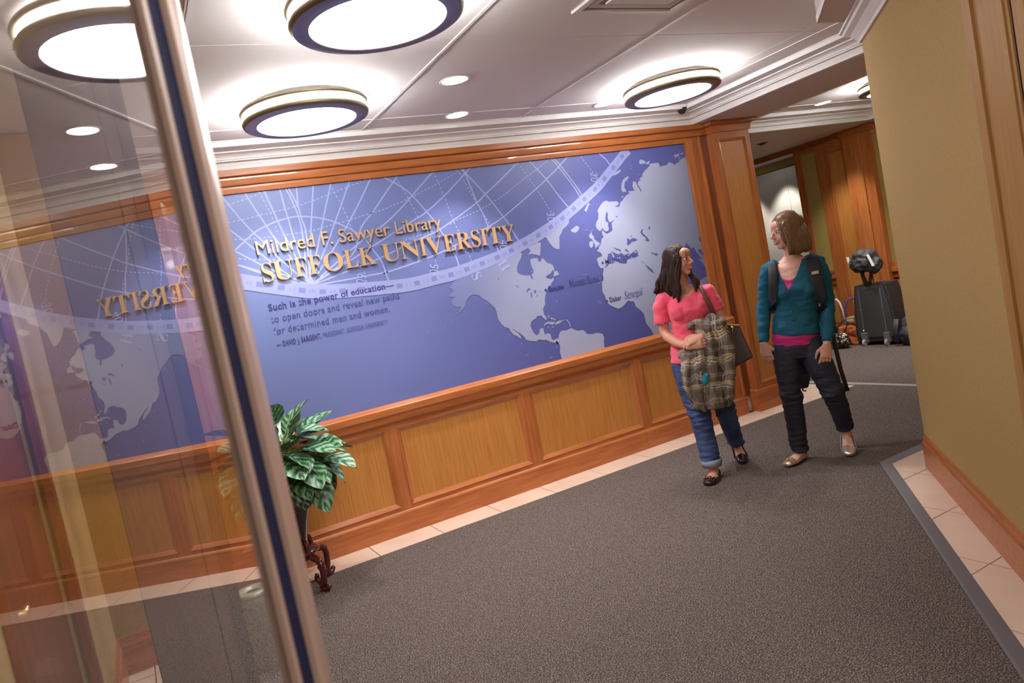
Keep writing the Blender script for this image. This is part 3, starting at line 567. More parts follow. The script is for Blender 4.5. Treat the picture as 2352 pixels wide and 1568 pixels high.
def quads(P, w):
    out = []
    for i in range(len(P) - 1):
        d = (P[i + 1] - P[i])
        if d.length < 1e-6: continue
        n0 = Vector((-d.y, d.x)).normalized() * w / 2
        out.append([tuple(P[i] - n0), tuple(P[i + 1] - n0), tuple(P[i + 1] + n0), tuple(P[i] + n0)])
    return out
def ribbon(name, P, w, y, m):
    n = len(P); vs = []
    for j in range(n):
        d = (P[min(j + 1, n - 1)] - P[max(j - 1, 0)]).normalized(); o_ = Vector((-d.y, d.x)) * w / 2
        for q_ in (P[j] - o_, P[j] + o_): vs.append((q_.x / 1000, y, min(q_.y, 2478) / 1000))
    return MB().add(vs, [(2 * j, 2 * j + 2, 2 * j + 3, 2 * j + 1) for j in range(n - 1)]).build(name, m, mural)
for i_, l in enumerate(LINES):
    ribbon('chart_line', catmull(l), 9.5, -0.0004 - 0.00003 * i_, line_m)
for l in DASHED:
    q = [];
    for p, d in arc_pts(catmull(l), 30): q += quads([p, p + d * 17], 6.5)
    flat('dashed_line', q, -0.0014, line_m)
bp_ = catmull(BAND, 8)
bandp = []
for i in range(len(bp_) - 1):
    def wv(j):
        a = bp_[max(j - 1, 0)]; b = bp_[min(j + 1, len(bp_) - 1)]; d = (b - a).normalized(); w = 50 - 12 * j / len(bp_)
        return Vector((-d.y, d.x)) * w
    a, b = bp_[i], bp_[i + 1]; bandp.append([tuple(a - wv(i)), tuple(b - wv(i + 1)), tuple(b + wv(i + 1)), tuple(a + wv(i))])
flat('scale_band', bandp, -0.0028, band_m)
q = []; q2 = []
for k, (p, d) in enumerate(arc_pts(bp_, 68)):
    n = Vector((-d.y, d.x))
    if k % 2 == 0: q += quads([p - d * 22, p + d * 22], 34)
    else:
        for j in (-3, -2, -1, 0, 1, 2, 3):
            if random.random() < 0.8: q2 += quads([p + d * (j * 7) - n * random.uniform(10, 16), p + d * (j * 7) + n * random.uniform(8, 16)], 2.4)
flat('band_dashes', q, -0.0031, mat('printed_band_block', (0.20, 0.225, 0.52), 0.45), 'stuff'); flat('band_ticks', q2, -0.0033, mat('printed_band_block', (0, 0, 0)), 'stuff')
flat('city_dot', [blob(a, b, 10, 14) for a, b in DOTS], -0.0036, ink, 'stuff')

# ---- lettering
def serif(s): return ''.join(chr(0x1D400 + ord(c) - 65) if 'A' <= c <= 'Z' else chr(0x1D7CE + ord(c) - 48) if '0' <= c <= '9' else c for c in s)
def ital(s): return ''.join(chr(0x1D434 + ord(c) - 65) if 'A' <= c <= 'Z' else '\u210e' if c == 'h' else chr(0x1D44E + ord(c) - 97) if 'a' <= c <= 'z' else c for c in s)
DG = None
def text_mesh(s, size=1.0, off=0.0, ext=0.0, bev=0.0, space=1.0):
    c = bpy.data.curves.new('t', 'FONT'); c.body = s; c.size = size; c.offset = off; c.extrude = ext; c.bevel_depth = bev; c.space_character = space
    c.resolution_u = 5
    o = bpy.data.objects.new('t', c); COL.objects.link(o)
    dg = bpy.context.evaluated_depsgraph_get(); me = bpy.data.meshes.new_from_object(o.evaluated_get(dg))
    bpy.data.objects.remove(o); bpy.data.curves.remove(c)
    return me
def place_text(me, name, x0, x1, z, h, y, m, parent, ref=None, rot=0.0, shear=0.0):
    # scale the mesh so that it spans x0..x1 and its capitals are h high
    xs = [v.co.x for v in me.vertices]; ys = [v.co.y for v in me.vertices]
    hh = ref or max(ys); sx = (x1 - x0) / (max(xs) - min(xs)); sz = h / hh; mn = min(xs)
    for v in me.vertices:
        a, b, c = v.co; v.co = (x0 + (a - mn) * sx + b * sz * shear, y - c, z + b * sz)
    me.materials.clear(); me.materials.append(m); me.name = name
    o = bpy.data.objects.new(name, me); COL.objects.link(o); o.parent = parent
    return o
for s, k, x0, z, x1, hcap in TEXTS:
    x0, x1, z, hcap = x0 / 1000, x1 / 1000, z / 1000, hcap / 1000
    if k in ('sans', 'serif'): continue
    if k == 'it':
        me = text_mesh(ital(s), 1, 0.004); place_text(me, 'printed_words', x0, x1, z, hcap, -0.0036, ink2, mural, ref=0.68)['kind'] = 'stuff'
    else:
        off = {'cb': 0.022, 'c': 0.004, 'csb': 0.022, 'cs': 0.002, 'cm': 0.018}[k]
        me = text_mesh(s, 1, off, space=1.06); place_text(me, 'printed_words', x0, x1, z, hcap, -0.0036, ink if k in ('cb', 'csb', 'cm') else ink2, mural, ref=0.70)['kind'] = 'stuff'
for s, k, (x, z), rot in MARKS:
    me = text_mesh(serif(s) if k == 'h' else ital(s) if False else s, 1, 0.0 if k == 'h' else -0.006)
    xs = [v.co.x for v in me.vertices]; ys = [v.co.y for v in me.vertices]; cx = (max(xs) + min(xs)) / 2; cy = (max(ys) + min(ys)) / 2
    h = 0.115 if k == 'h' else 0.10; ca, sa = math.cos(math.radians(rot)), math.sin(math.radians(rot))
    for v in me.vertices:
        a, b = (v.co.x - cx) * h * (0.95 if k == 'h' else 0.8), (v.co.y - cy) * h
        v.co = (x / 1000 + a * ca - b * sa, -0.0034, z / 1000 + a * sa + b * ca)
    me.materials.clear(); me.materials.append(line_m)
    o = bpy.data.objects.new('printed_mark', me); COL.objects.link(o); o.parent = mural
bronze = mat('polished_bronze_letter', (0.86, 0.56, 0.32), 0.30, metal=0.55)
sg = empty('raised_serif_lettering', (0, 0, 0)); tag(sg, 'large raised gold serif capital letters across the map mural', 'sign')
SER = [('S', 879, 933), ('U', 950, 1083), ('F', 1090, 1172), ('F', 1187, 1267), ('O', 1287, 1419), ('L', 1431, 1525), ('K', 1537, 1652), ('U', 1702, 1835), ('N', 1838, 1985), ('I', 1990, 2038), ('V', 2040, 2170), ('E', 2179, 2270), ('R', 2281, 2398), ('S', 2408, 2475), ('I', 2486, 2535), ('T', 2547, 2659), ('Y', 2662, 2776)]
for ch, a, b in SER:
    me = text_mesh(serif(ch), 1, -0.006, ext=0.5)
    for v in me.vertices: v.co.z = 0.020 if v.co.z > 0 else 0.006
    if ch == 'S' and a == 879: b = 949
    place_text(me, 'letter', a / 1000 - 0.004, b / 1000 - 0.004, 1.890, 0.124, 0.0, bronze, sg, ref=0.676 if ch not in 'SO' else 0.685)
s2 = empty('raised_sans_lettering', (0, 0, 0)); tag(s2, 'smaller raised gold plain letters in a line above the large serif capitals', 'sign')
full = 'Mildred F. Sawyer Library'
me = text_mesh(full, 1, 0.0); X1 = max(v.co.x for v in me.vertices); X0 = min(v.co.x for v in me.vertices); bpy.data.meshes.remove(me)
SX = (2.186 - 0.872) / (X1 - X0); SZ = 0.092 / 0.70
pos = 0.0
for i, ch in enumerate(full):
    if ch == ' ': continue
    pre = text_mesh(full[:i + 1], 1, 0.0); lm = text_mesh(ch, 1, 0.0, ext=0.5)
    r = max(v.co.x for v in pre.vertices); lr = max(v.co.x for v in lm.vertices)
    for v in lm.vertices:
        v.co = (0.872 + (v.co.x + r - lr + 0.006 - X0) * SX, -(0.018 if v.co.z > 0 else 0.006), 2.071 + v.co.y * SZ)
    bpy.data.meshes.remove(pre); lm.materials.clear(); lm.materials.append(bronze); lm.name = 'letter'
    o = bpy.data.objects.new('letter', lm); COL.objects.link(o); o.parent = s2

# ================================================================== CEILING FIXTURES
def round_light(x, y, z, label):
    t = empty('round_ceiling_light', (x, y, z)); tag(t, label, 'light', 'round drum lights on the ceiling')
    R = 0.333
    MB().lathe([(0.0, 0), (0.25, 0), (0.25, -0.02), (R - 0.03, -0.02), (R - 0.03, -0.035), (0, -0.035)], n=48).build('ceiling_plate', plaster, t, smooth=False)
    MB().lathe([(R - 0.035, -0.028), (R - 0.008, -0.028), (R - 0.008, -0.098), (R - 0.035, -0.098)][::-1], n=64).build('side_band', opal2, t, smooth=True)
    MB().lathe([(R - 0.022, -0.026), (R + 0.004, -0.026), (R + 0.010, -0.037), (R + 0.004, -0.048), (R - 0.022, -0.048), (R - 0.022, -0.026)], n=72).build('upper_ring', nickel, t, smooth=True)
    MB().lathe([(R - 0.012, -0.080), (R + 0.001, -0.080), (R + 0.007, -0.091), (R + 0.003, -0.103), (R - 0.006, -0.108)], n=72).build('lower_ring', nickel, t, smooth=True)
    MB().lathe([(R - 0.006, -0.108), (R - 0.064, -0.113), (R - 0.068, -0.106), (R - 0.02, -0.095)], n=72).build('rim', rimdark, t, smooth=True)
    MB().lathe([(0.0, -0.112), (0.15, -0.111), (R - 0.066, -0.107), (R - 0.066, -0.085), (0, -0.085)], n=64).build('diffuser', opal, t, smooth=True)
    for k in range(3):
        a = 2 * PI * k / 3 + 1.15
        MB().box(R - 0.002, R + 0.006, -0.005, 0.005, -0.092, -0.036).build('clip', nickel, t)
        c = t.children[-1]; c.rotation_euler = (0, 0, a)
    return t
round_light(1.124, -0.933, 2.757, 'round opal drum light nearest the map wall, above the gold lettering')
round_light(1.113, -2.26, 2.757, 'round opal drum light cut by the top edge of the picture')
round_light(3.728, -0.94, 2.757, 'round opal drum light near the beam, beside the black camera dome')
round_light(6.75, -0.62, 2.757, 'round opal drum light beyond the beam, mostly hidden by the tan wall')
round_light(0.6, -4.45, 2.757, 'added unseen round opal drum light above the glass door, for fill')  # extra fixture out of view, added to fill the entry with light
LB_ = ['upper recessed downlight between two round ceiling lights', 'lower recessed downlight close to the cornice above the gold lettering', 'recessed downlight left of the round light by the beam', 'recessed downlight tucked behind the drum light over the gold lettering', 'recessed downlight beyond the beam']
for (x, y), lb in zip(DOWN, LB_):
    t = empty('recessed_downlight', (x, y, 2.757)); tag(t, lb, 'light', 'recessed downlights')
    MB().lathe([(0.072, -0.001), (0.088, -0.001), (0.086, -0.006), (0.074, -0.004), (0.070, 0.012)], n=36).build('trim_ring', plaster, t, smooth=True)
    MB().lathe([(0.0, -0.0035), (0.072, -0.0025)], n=32).build('lens', bulb, t, smooth=True)
dm = empty('security_camera', (4.47, -0.21, 2.74)); tag(dm, 'black glossy security camera dome on the ceiling by the round light', 'camera')
MB().lathe([(0, 0.012), (0.05, 0.012), (0.052, -0.004), (0.044, -0.008), (0, -0.008)], n=28).build('base', plaster, dm, smooth=True)
MB().ball((0, 0, -0.008), (0.043, 0.043, 0.048), 24, 14).build('dome', mat('black_dome', (0.02, 0.02, 0.03), 0.08), dm, smooth=True)
ey = empty('soffit_spotlight', (7.02, 1.305, 2.621)); tag(ey, 'dark unlit recessed spotlight in the low ceiling beyond the pilaster', 'light')
MB().lathe([(0, -0.004), (0.06, -0.004), (0.07, -0.001), (0.07, 0.0)], n=24).build('trim_ring', mat('dark_baffle', (0.05, 0.03, 0.02), 0.5), ey)
MB().ball((0, 0, -0.004), (0.045, 0.045, 0.02), 16, 8).build('bulb_cap', mat('dark_baffle', (0, 0, 0)), ey, smooth=True)

# ================================================================== GLASS DOOR LEAF
AZ = math.radians(14.93); GO = 0.09
gd = empty('glass_door', (0 - math.cos(AZ) * GO, -5 + math.sin(AZ) * GO, 0), PI / 2 - AZ)
tag(gd, 'open glass door leaf with a bronze metal edge stile, at the left side', 'door')
# local x runs along the leaf away from the camera, local -y faces the camera side
S0, S1 = 0.633, 0.735
MB().box(-0.12, S0 - 0.002, 0.0, 0.006, 0.10, 2.38).build('glass_pane', glass, gd)
MB().box(S0, 0.668, -0.010, 0.010, 0.0, 2.45).build('stile', taupe, gd, bevel=0.0015)
MB().box(0.570, S0, -0.0042, -0.0003, 0.0, 2.45).build('gasket', gasket, gd)
MB().box(0.550, 0.5695, -0.0046, -0.0003, 0.10, 2.38).build('glazing_bead', taupe, gd)
MB().box(0.550, 0.5695, 0.0063, 0.0100, 0.10, 2.38).build('glazing_bead', taupe, gd)
MB().box(0.570, S0, 0.0063, 0.0100, 0.0, 2.45).build('gasket', gasket, gd)
MB().tube([(0.698, 0.0005, 0.0), (0.698, 0.0005, 2.45)], (0.0345, 0.0108), 24, up=(0, 1, 0)).build('rounded_edge', mat('bright_bronze_edge', (0.29, 0.195, 0.165), 0.36, metal=0.25), gd, smooth=True)
MB().box(-0.12, S0, -0.010, 0.012, 0.0, 0.10).build('bottom_rail', taupe, gd)
MB().box(-0.12, S0, -0.010, 0.012, 2.38, 2.45).build('top_rail', taupe, gd)
MB().box(-0.17, -0.12, -0.010, 0.012, 0.0, 2.45).build('hinge_stile', taupe, gd)

# ================================================================== POTTED PLANT ON ITS STAND
leaf_ms = []
def leaf_material(i, dk, lt):
    m = bpy.data.materials.new('variegated_leaf'); m.use_nodes = True; N = m.node_tree.nodes; L = m.node_tree.links
    b = N['Principled BSDF']; b.inputs['Roughness'].default_value = 0.32
    tc = N.new('ShaderNodeTexCoord'); mp = N.new('ShaderNodeMapping'); mp.inputs['Scale'].default_value = (1.0, 1.0, 1.0); mp.inputs['Location'].default_value = (i * 0.7, i * 0.3, 0)
    L.new(tc.outputs['UV'], mp.inputs['Vector'])
    wv = N.new('ShaderNodeTexWave'); wv.wave_type = 'BANDS'; wv.bands_direction = 'X'; wv.inputs['Scale'].default_value = 0.62; wv.inputs['Distortion'].default_value = 4.5; wv.inputs['Detail'].default_value = 3; wv.inputs['Detail Scale'].default_value = 2.4
    nz = N.new('ShaderNodeTexNoise'); nz.inputs['Scale'].default_value = 5.5; nz.inputs['Detail'].default_value = 5; nz.inputs['Distortion'].default_value = 1.2
    L.new(mp.outputs[0], wv.inputs['Vector']); L.new(mp.outputs[0], nz.inputs['Vector'])
    mx = N.new('ShaderNodeMath'); mx.operation = 'MULTIPLY'; L.new(wv.outputs['Fac'], mx.inputs[0]); L.new(nz.outputs['Fac'], mx.inputs[1])
    r = N.new('ShaderNodeValToRGB'); e = r.color_ramp.elements; e[0].position = 0.16; e[0].color = (*dk, 1); e[1].position = 0.50; e[1].color = (*lt, 1)
    L.new(mx.outputs[0], r.inputs[0]); L.new(r.outputs[0], b.inputs['Base Color'])
    return m
leaf_ms = [leaf_material(0, (0.030, 0.12, 0.045), (0.30, 0.50, 0.34)), leaf_material(1, (0.025, 0.10, 0.035), (0.20, 0.40, 0.22)), leaf_material(2, (0.04, 0.14, 0.055), (0.38, 0.56, 0.42))]
def leaf_mesh(w, droop, wave, m):
    nu, nv = 10, 7; vs = []; fs = []; uv = []
    for i in range(nu):
        t = i / (nu - 1)
        ww = w * (math.sin(PI * min(1, t * 0.98 + 0.02) ** 0.8) ** 0.75) * 0.5 + 0.001
        for j in range(nv):
            s = (j / (nv - 1) - 0.5) * 2
            z = -droop * t * t + 0.10 * w * abs(s) * math.sin(PI * t) + wave * math.sin(t * 9 + s * 2) * abs(s) * 0.012 - 0.05 * w * (1 - abs(s)) ** 4
            vs.append((t, s * ww, z)); uv.append((t * 2.0 - abs(s) * 0.75, abs(s) * 0.9 + (0.0 if s > 0 else 5.0)))
    for i in range(nu - 1):
        for j in range(nv - 1): fs.append((i * nv + j, (i + 1) * nv + j, (i + 1) * nv + j + 1, i * nv + j + 1))
    me = bpy.data.meshes.new('leaf'); me.from_pydata(vs, [], fs); ul = me.uv_layers.new()
    for lp in me.loops: ul.data[lp.index].uv = uv[lp.vertex_index]
    me.polygons.foreach_set('use_smooth', [True] * len(me.polygons)); me.materials.append(m)
    return me
LM = [leaf_mesh(0.70, d * 0.7, w, leaf_ms[k % 3]) for k, (d, w) in enumerate([(0.1, 1), (0.25, 1.4), (0.4, 1), (0.15, 1.8), (0.3, 0.7), (0.5, 1.2)])]
pc = (0.655, -0.42)
urn = empty('flower_urn', (pc[0], pc[1], 0)); tag(urn, 'dark glossy brown vase holding the leafy plant, on a carved stand by the glass door', 'vase')
urn_m = mat('dark_brown_glaze', (0.020, 0.010, 0.008), 0.12, coat=0.6)
MB().lathe([(0, 0.262), (0.062, 0.262), (0.068, 0.275), (0.075, 0.33), (0.105, 0.42), (0.145, 0.52), (0.160, 0.58), (0.158, 0.64), (0.135, 0.70), (0.112, 0.73), (0.105, 0.75), (0.118, 0.775), (0.110, 0.778), (0.095, 0.75), (0.0, 0.72)], n=56).build('body', urn_m, urn, smooth=True)
MB().lathe([(0.0, 0.735), (0.098, 0.735)], n=32).build('soil', mat('potting_soil', (0.03, 0.02, 0.012), 0.95), urn)
MB().lathe([(0.150, 0.54), (0.163, 0.56), (0.165, 0.60), (0.160, 0.625)], n=48).build('gold_band', mat('brown_gold_glaze', (0.22, 0.11, 0.03), 0.2, coat=0.5), urn, smooth=True)
stand = empty('plant_stand', (pc[0], pc[1], 0)); tag(stand, 'carved dark red wooden stand with curved legs under the glossy vase', 'stand')
rose = mat('red_rosewood_lacquer', (0.085, 0.012, 0.014), 0.16, coat=0.6)
MB().lathe([(0, 0.222), (0.115, 0.222), (0.128, 0.230), (0.128, 0.242), (0.112, 0.252), (0.10, 0.2605), (0, 0.2605)], n=44).build('top', rose, stand, smooth=True)
MB().lathe([(0.07, 0.19), (0.085, 0.19), (0.10, 0.222), (0.06, 0.222)], n=36).build('apron', rose, stand, smooth=True)
for k in range(4):
    a0 = math.atan2(-0.17, 0.085) + k * PI / 2; c, s = math.cos(a0), math.sin(a0)
    def R_(P): return [(r * c, r * s, z) for r, z in P]
    m = MB()
    m.tube(R_([(0.085, 0.305), (0.092, 0.30), (0.10, 0.275), (0.098, 0.25), (0.105, 0.225), (0.135, 0.205), (0.165, 0.198), (0.187, 0.18), (0.195, 0.145), (0.192, 0.10), (0.178, 0.062), (0.168, 0.035), (0.172, 0.022), (0.192, 0.018), (0.212, 0.026), (0.222, 0.042), (0.219, 0.052)]),
           [0.009, 0.016, 0.015, 0.017, 0.025, 0.024, 0.022, 0.021, 0.020, 0.019, 0.021, 0.024, 0.022, 0.018, 0.015, 0.015, 0.009], 14)
    m.tube(R_([(0.175, 0.06), (0.150, 0.050), (0.132, 0.062), (0.124, 0.085), (0.130, 0.100), (0.140, 0.103)]), [0.018, 0.015, 0.014, 0.016, 0.014, 0.008], 12)
    m.ball(R_([(0.186, 0.190)])[0], 0.02, 10, 7)
    m.build('leg', rose, stand, smooth=True)
plant = empty('potted_plant', (pc[0] + 0.03, pc[1], 0.74)); tag(plant, 'leafy potted plant with broad green and silver leaves beside the glass door', 'plant')
stem_m = mat('pale_green_stem', (0.16, 0.26, 0.07), 0.5)
rnd = random.Random(11)
specs = []
def sp_(n, el0, el1, r0, r1, L0, L1, dr0, dr1):
    for k in range(n):
        az = 2 * PI * (k + rnd.uniform(-0.3, 0.3)) / n
        specs.append((az, math.radians(rnd.uniform(el0, el1)), rnd.uniform(r0, r1), rnd.uniform(L0, L1), math.radians(rnd.uniform(dr0, dr1))))
sp_(9, 62, 84, 0.17, 0.29, 0.15, 0.19, 25, 60)
sp_(16, 42, 62, 0.17, 0.30, 0.16, 0.20, 5, 30)
sp_(20, 22, 42, 0.17, 0.28, 0.17, 0.21, -20, 10)
sp_(20, 4, 24, 0.15, 0.26, 0.17, 0.21, -40, -10)
sp_(16, -14, 6, 0.14, 0.22, 0.17, 0.21, -70, -35)
sp_(10, -28, -14, 0.15, 0.20, 0.16, 0.20, -85, -60)
specs += [(math.radians(a_), math.radians(e_), r_, 0.20, math.radians(t_)) for a_, e_, r_, t_ in ((175, 12, 0.31, -20), (190, 34, 0.33, 5), (205, 20, 0.30, -25), (180, 50, 0.34, 30), (196, -4, 0.27, -50), (215, 42, 0.30, 15), (170, -14, 0.25, -70))]
specs += [(math.radians(-35), math.radians(8), 0.27, 0.20, math.radians(-8)), (math.radians(-60), math.radians(-22), 0.22, 0.22, math.radians(-62)), (math.radians(-80), math.radians(2), 0.22, 0.18, math.radians(-45))]
for n_, (az, el, r, ln, tilt) in enumerate(specs):
    d = Vector((math.cos(az) * math.cos(el), math.sin(az) * math.cos(el), math.sin(el)))
    if d.y > 0: d.y *= 0.45
    base = d * r
    if base.z < 0: base.z += 0.03
    o = bpy.data.objects.new('leaf', LM[n_ % 6]); COL.objects.link(o); o.parent = plant
    yaw_ = az + rnd.uniform(-0.35, 0.35)
    if base.y + ln * math.sin(yaw_) * math.cos(tilt) > 0.33: yaw_ = -yaw_
    o.location = base; o.scale = (ln * 1.06, ln * 1.12, ln)
    o.rotation_euler = (rnd.uniform(-0.5, 0.5), -tilt, yaw_)
    MB().tube([(0.02 * math.cos(az), 0.02 * math.sin(az), 0.0), tuple(d * r * 0.45 + Vector((0, 0, 0.05 * r / 0.2))), tuple(base)], [0.005, 0.004, 0.0028], 6).build('stem', stem_m, plant, smooth=True)

# ================================================================== BIN SEEN THROUGH THE GLASS
bn = empty('stone_waste_bin', (0.29, -1.24, 0)); tag(bn, 'speckled stone waste bin with a pale ring top, behind the glass door', 'bin')
stone = mat('speckled_stone', (0.12, 0.10, 0.07), 0.7, col2=(0.22, 0.19, 0.14), nscale=80)
MB().lathe([(0, 0), (0.115, 0), (0.12, 0.02), (0.105, 0.32), (0.085, 0.345), (0, 0.345)], n=40, c=(0, 0, 0.006)).build('body', stone, bn, smooth=True)
MB().lathe([(0.035, 0.340), (0.080, 0.340), (0.086, 0.352), (0.078, 0.366), (0.042, 0.366), (0.035, 0.352)], n=40, c=(0, 0, 0.006)).build('ring_top', mat('pale_metal_ring', (0.6, 0.55, 0.42), 0.35, metal=0.3), bn, smooth=True)

# ================================================================== LUGGAGE BY THE FAR WALL
blk = mat('black_luggage_nylon', (0.022, 0.022, 0.026), 0.62, col2=(0.04, 0.04, 0.045), nscale=60, bump=0.2)
blk2 = mat('charcoal_luggage_panel', (0.048, 0.047, 0.055), 0.65, col2=(0.06, 0.06, 0.07), nscale=120, bump=0.2)
def tri(name, mb, m, p, voxel=0.008, sm=4, **k): return fused(mb, name, m, p, voxel, sm, **k)
sc1 = empty('suitcase', (7.80, 0.795, 0)); tag(sc1, 'tall charcoal wheeled suitcase with two grey rails standing by the panelled wall', 'suitcase')
def sl(z):
    t = (z - 0.07) / 0.67
    return 0.275 - 0.075 * t ** 2.2 if t > 0 else 0.275
m = MB()
for i in range(12):
    z0 = 0.05 + 0.69 * i / 12; z1 = 0.05 + 0.69 * (i + 1) / 12; z0b = z0
    m.add([(x, y * w, z) for z, w in ((z0, sl(z0)), (z1, sl(z1))) for x, y in ((0.0, -1), (0.26, -1), (0.26, 1), (0.0, 1))], [(0, 3, 2, 1), (4, 5, 6, 7), (0, 1, 5, 4), (1, 2, 6, 5), (2, 3, 7, 6), (3, 0, 4, 7)])
fused(m, 'body', blk, sc1, 0.01, 8)
m = MB()
for i in range(8):
    z0 = 0.10 + 0.62 * i / 8; z1 = 0.10 + 0.62 * (i + 1) / 8
    m.add([(x, y * (w - 0.035), z) for z, w in ((z0, sl(z0)), (z1, sl(z1))) for x, y in ((-0.012, -1), (0.02, -1), (0.02, 1), (-0.012, 1))], [(0, 3, 2, 1), (4, 5, 6, 7), (0, 1, 5, 4), (1, 2, 6, 5), (2, 3, 7, 6), (3, 0, 4, 7)])
fused(m, 'back_panel', blk2, sc1, 0.008, 5)
rail_m = mat('grey_plastic_rail', (0.16, 0.16, 0.17), 0.4)
for y in (0.148, -0.148):
    MB().bar((-0.012, y, 0.17), (-0.012, y * 0.97, 0.69), 0.012, 0.014, up=(1, 0, 0)).build('rail', rail_m, sc1)
    MB().box(-0.035, 0.01, y - 0.04, y + 0.04, 0.045, 0.165).build('wheel_housing', rail_m, sc1, bevel=0.006)
    w_ = MB(); w_.tube([(-0.03, y - 0.014, 0.042), (-0.03, y + 0.014, 0.042)], 0.042, 20); w_.build('wheel', mat('grey_wheel_rubber', (0.36, 0.36, 0.38), 0.5), sc1, smooth=False)
    MB().box(0.0, 0.012, y * 0.45 - 0.006, y * 0.45 + 0.006, 0.72, 0.90).build('pull_tube', chrome, sc1)
    for z in (0.19, 0.44): MB().ball((-0.022, y, z), 0.006, 8, 6).build('rivet', chrome, sc1)
for y in (0.03, -0.02): MB().ball((-0.014, y + 0.02, 0.70), 0.008, 8, 6).build('rivet', chrome, sc1)
MB().tube([(0.006, 0.068, 0.895), (0.006, 0.0, 0.905), (0.006, -0.068, 0.895)], 0.012, 8).build('pull_handle', blk, sc1, smooth=True)
cp = empty('black_shoulder_bag', (7.80, 0.80, 0.90)); tag(cp, 'small black bag with white side stripes hung on the suitcase handle', 'bag')
m = MB().ball((0.0, 0.0, 0.14), (0.12, 0.165, 0.13), 20, 12).ball((0.0, 0.10, 0.10), (0.10, 0.09, 0.10)).ball((0, -0.11, 0.07), (0.09, 0.10, 0.11)).ball((-0.04, 0.0, 0.21), (0.08, 0.10, 0.055)).ball((-0.08, -0.02, 0.10), (0.07, 0.11, 0.09))
def fold(amp, sc_, ax=(1, 1, 1)):
    return lambda co, n: n * (amp * (noise.noise(Vector((co.x * sc_ * ax[0], co.y * sc_ * ax[1], co.z * sc_ * ax[2]))) + 0.5 * noise.noise(Vector((co.x * sc_ * 2.3, co.y * sc_ * 2.3, co.z * sc_ * 2.3)))))
fused(m, 'body', blk, cp, 0.007, 3, disp=fold(0.02, 13))
wh = mat('white_reflective_piping', (0.72, 0.72, 0.74), 0.5)
MB().bar((-0.07, 0.165, 0.20), (-0.085, 0.135, 0.09), 0.012, 0.03, up=(1, 0, 0)).build('stripe', wh, cp)
MB().bar((-0.10, -0.125, 0.20), (-0.115, -0.19, 0.06), 0.012, 0.035, up=(1, 0, 0)).build('stripe', wh, cp)
MB().tube([(-0.02, 0.04, 0.06), (-0.03, 0.03, -0.06), (-0.02, 0.0, -0.155)], 0.022, 8).tube([(-0.01, -0.10, 0.06), (-0.02, -0.06, -0.08), (-0.01, -0.03, -0.15)], 0.018, 8).build('strap', blk, cp, smooth=True)
bp1 = empty('black_backpack', (7.86, 0.275, 0)); tag(bp1, 'low black backpack with a round top loop, slumped right of the suitcase', 'backpack')
m = MB().ball((0.02, 0.03, 0.17), (0.15, 0.19, 0.19), 20, 12).ball((-0.06, 0.06, 0.12), (0.12, 0.15, 0.13)).ball((0.02, 0.0, 0.28), (0.10, 0.11, 0.09)).ball((0.0, 0.13, 0.17), (0.11, 0.09, 0.18)).box(-0.12, 0.15, -0.12, 0.18, 0.004, 0.10)
fused(m, 'body', blk, bp1, 0.009, 5, disp=fold(0.022, 10))
MB().tube([(-0.05, 0.045 * math.cos(t) - 0.02, 0.355 + 0.055 * math.sin(t)) for t in [PI * k / 12 * 1.2 - 0.3 for k in range(13)]], 0.012, 8).build('loop', blk, bp1, smooth=True)
MB().tube([(-0.13, 0.19, 0.32), (-0.16, 0.20, 0.2), (-0.15, 0.21, 0.05)], (0.035, 0.008), 8, up=(1, 0, 0)).build('strap', blk2, bp1, smooth=True)
ps = empty('metallic_purse', (7.66, 1.185, 0)); tag(ps, 'small crinkled silvery purse on the carpet left of the suitcase', 'bag')
sil = mat('crinkled_pewter_leather', (0.33, 0.29, 0.23), 0.28, metal=0.8, col2=(0.05, 0.04, 0.035), nscale=28, lo=0.42, hi=0.58)
m = MB().ball((0, 0, 0.09), (0.08, 0.125, 0.085), 20, 12).ball((0, 0, 0.15), (0.05, 0.10, 0.055), 16, 10).ball((0, 0.10, 0.06), (0.05, 0.05, 0.055))
fused(m, 'body', sil, ps, 0.006, 2, disp=fold(0.018, 26))
MB().tube([(0, 0.07, 0.18), (0.0, 0.02, 0.27), (0, -0.06, 0.34), (0, -0.12, 0.36), (0, -0.11, 0.28), (0, -0.06, 0.19)], 0.007, 8).build('handle', blk, ps, smooth=True)
tb = empty('shopping_tote', (7.90, 1.225, 0)); tag(tb, 'orange tote with long purple and white handles behind the silvery purse', 'bag')
m = MB().box(-0.06, 0.08, -0.13, 0.13, 0.006, 0.24).ball((0, 0, 0.22), (0.07, 0.13, 0.05))
fused(m, 'body', mat('orange_tote_fabric', (0.55, 0.13, 0.04), 0.7), tb, 0.009, 4, disp=fold(0.014, 14))
for y, mm in ((0.05, mat('white_tote_webbing', (0.62, 0.58, 0.62), 0.6)), (-0.03, mat('purple_tote_webbing', (0.10, 0.07, 0.30), 0.6))):
    s_ = 1 if y > 0 else -1
    MB().tube([(-0.04, y * 0.4, 0.22), (-0.05, y * 0.5, 0.45), (-0.04, y * 0.8 + 0.02 * s_, 0.55), (-0.03, y + 0.05 * s_, 0.585), (-0.01, y + 0.10 * s_, 0.58)], (0.014, 0.005), 8, up=(-1, 0, 0.2)).build('handle', mm, tb, smooth=True)
bx_ = empty('cream_box', (7.87, 1.065, 0.0)); bx_.location = (7.89, 1.165, 0.300)
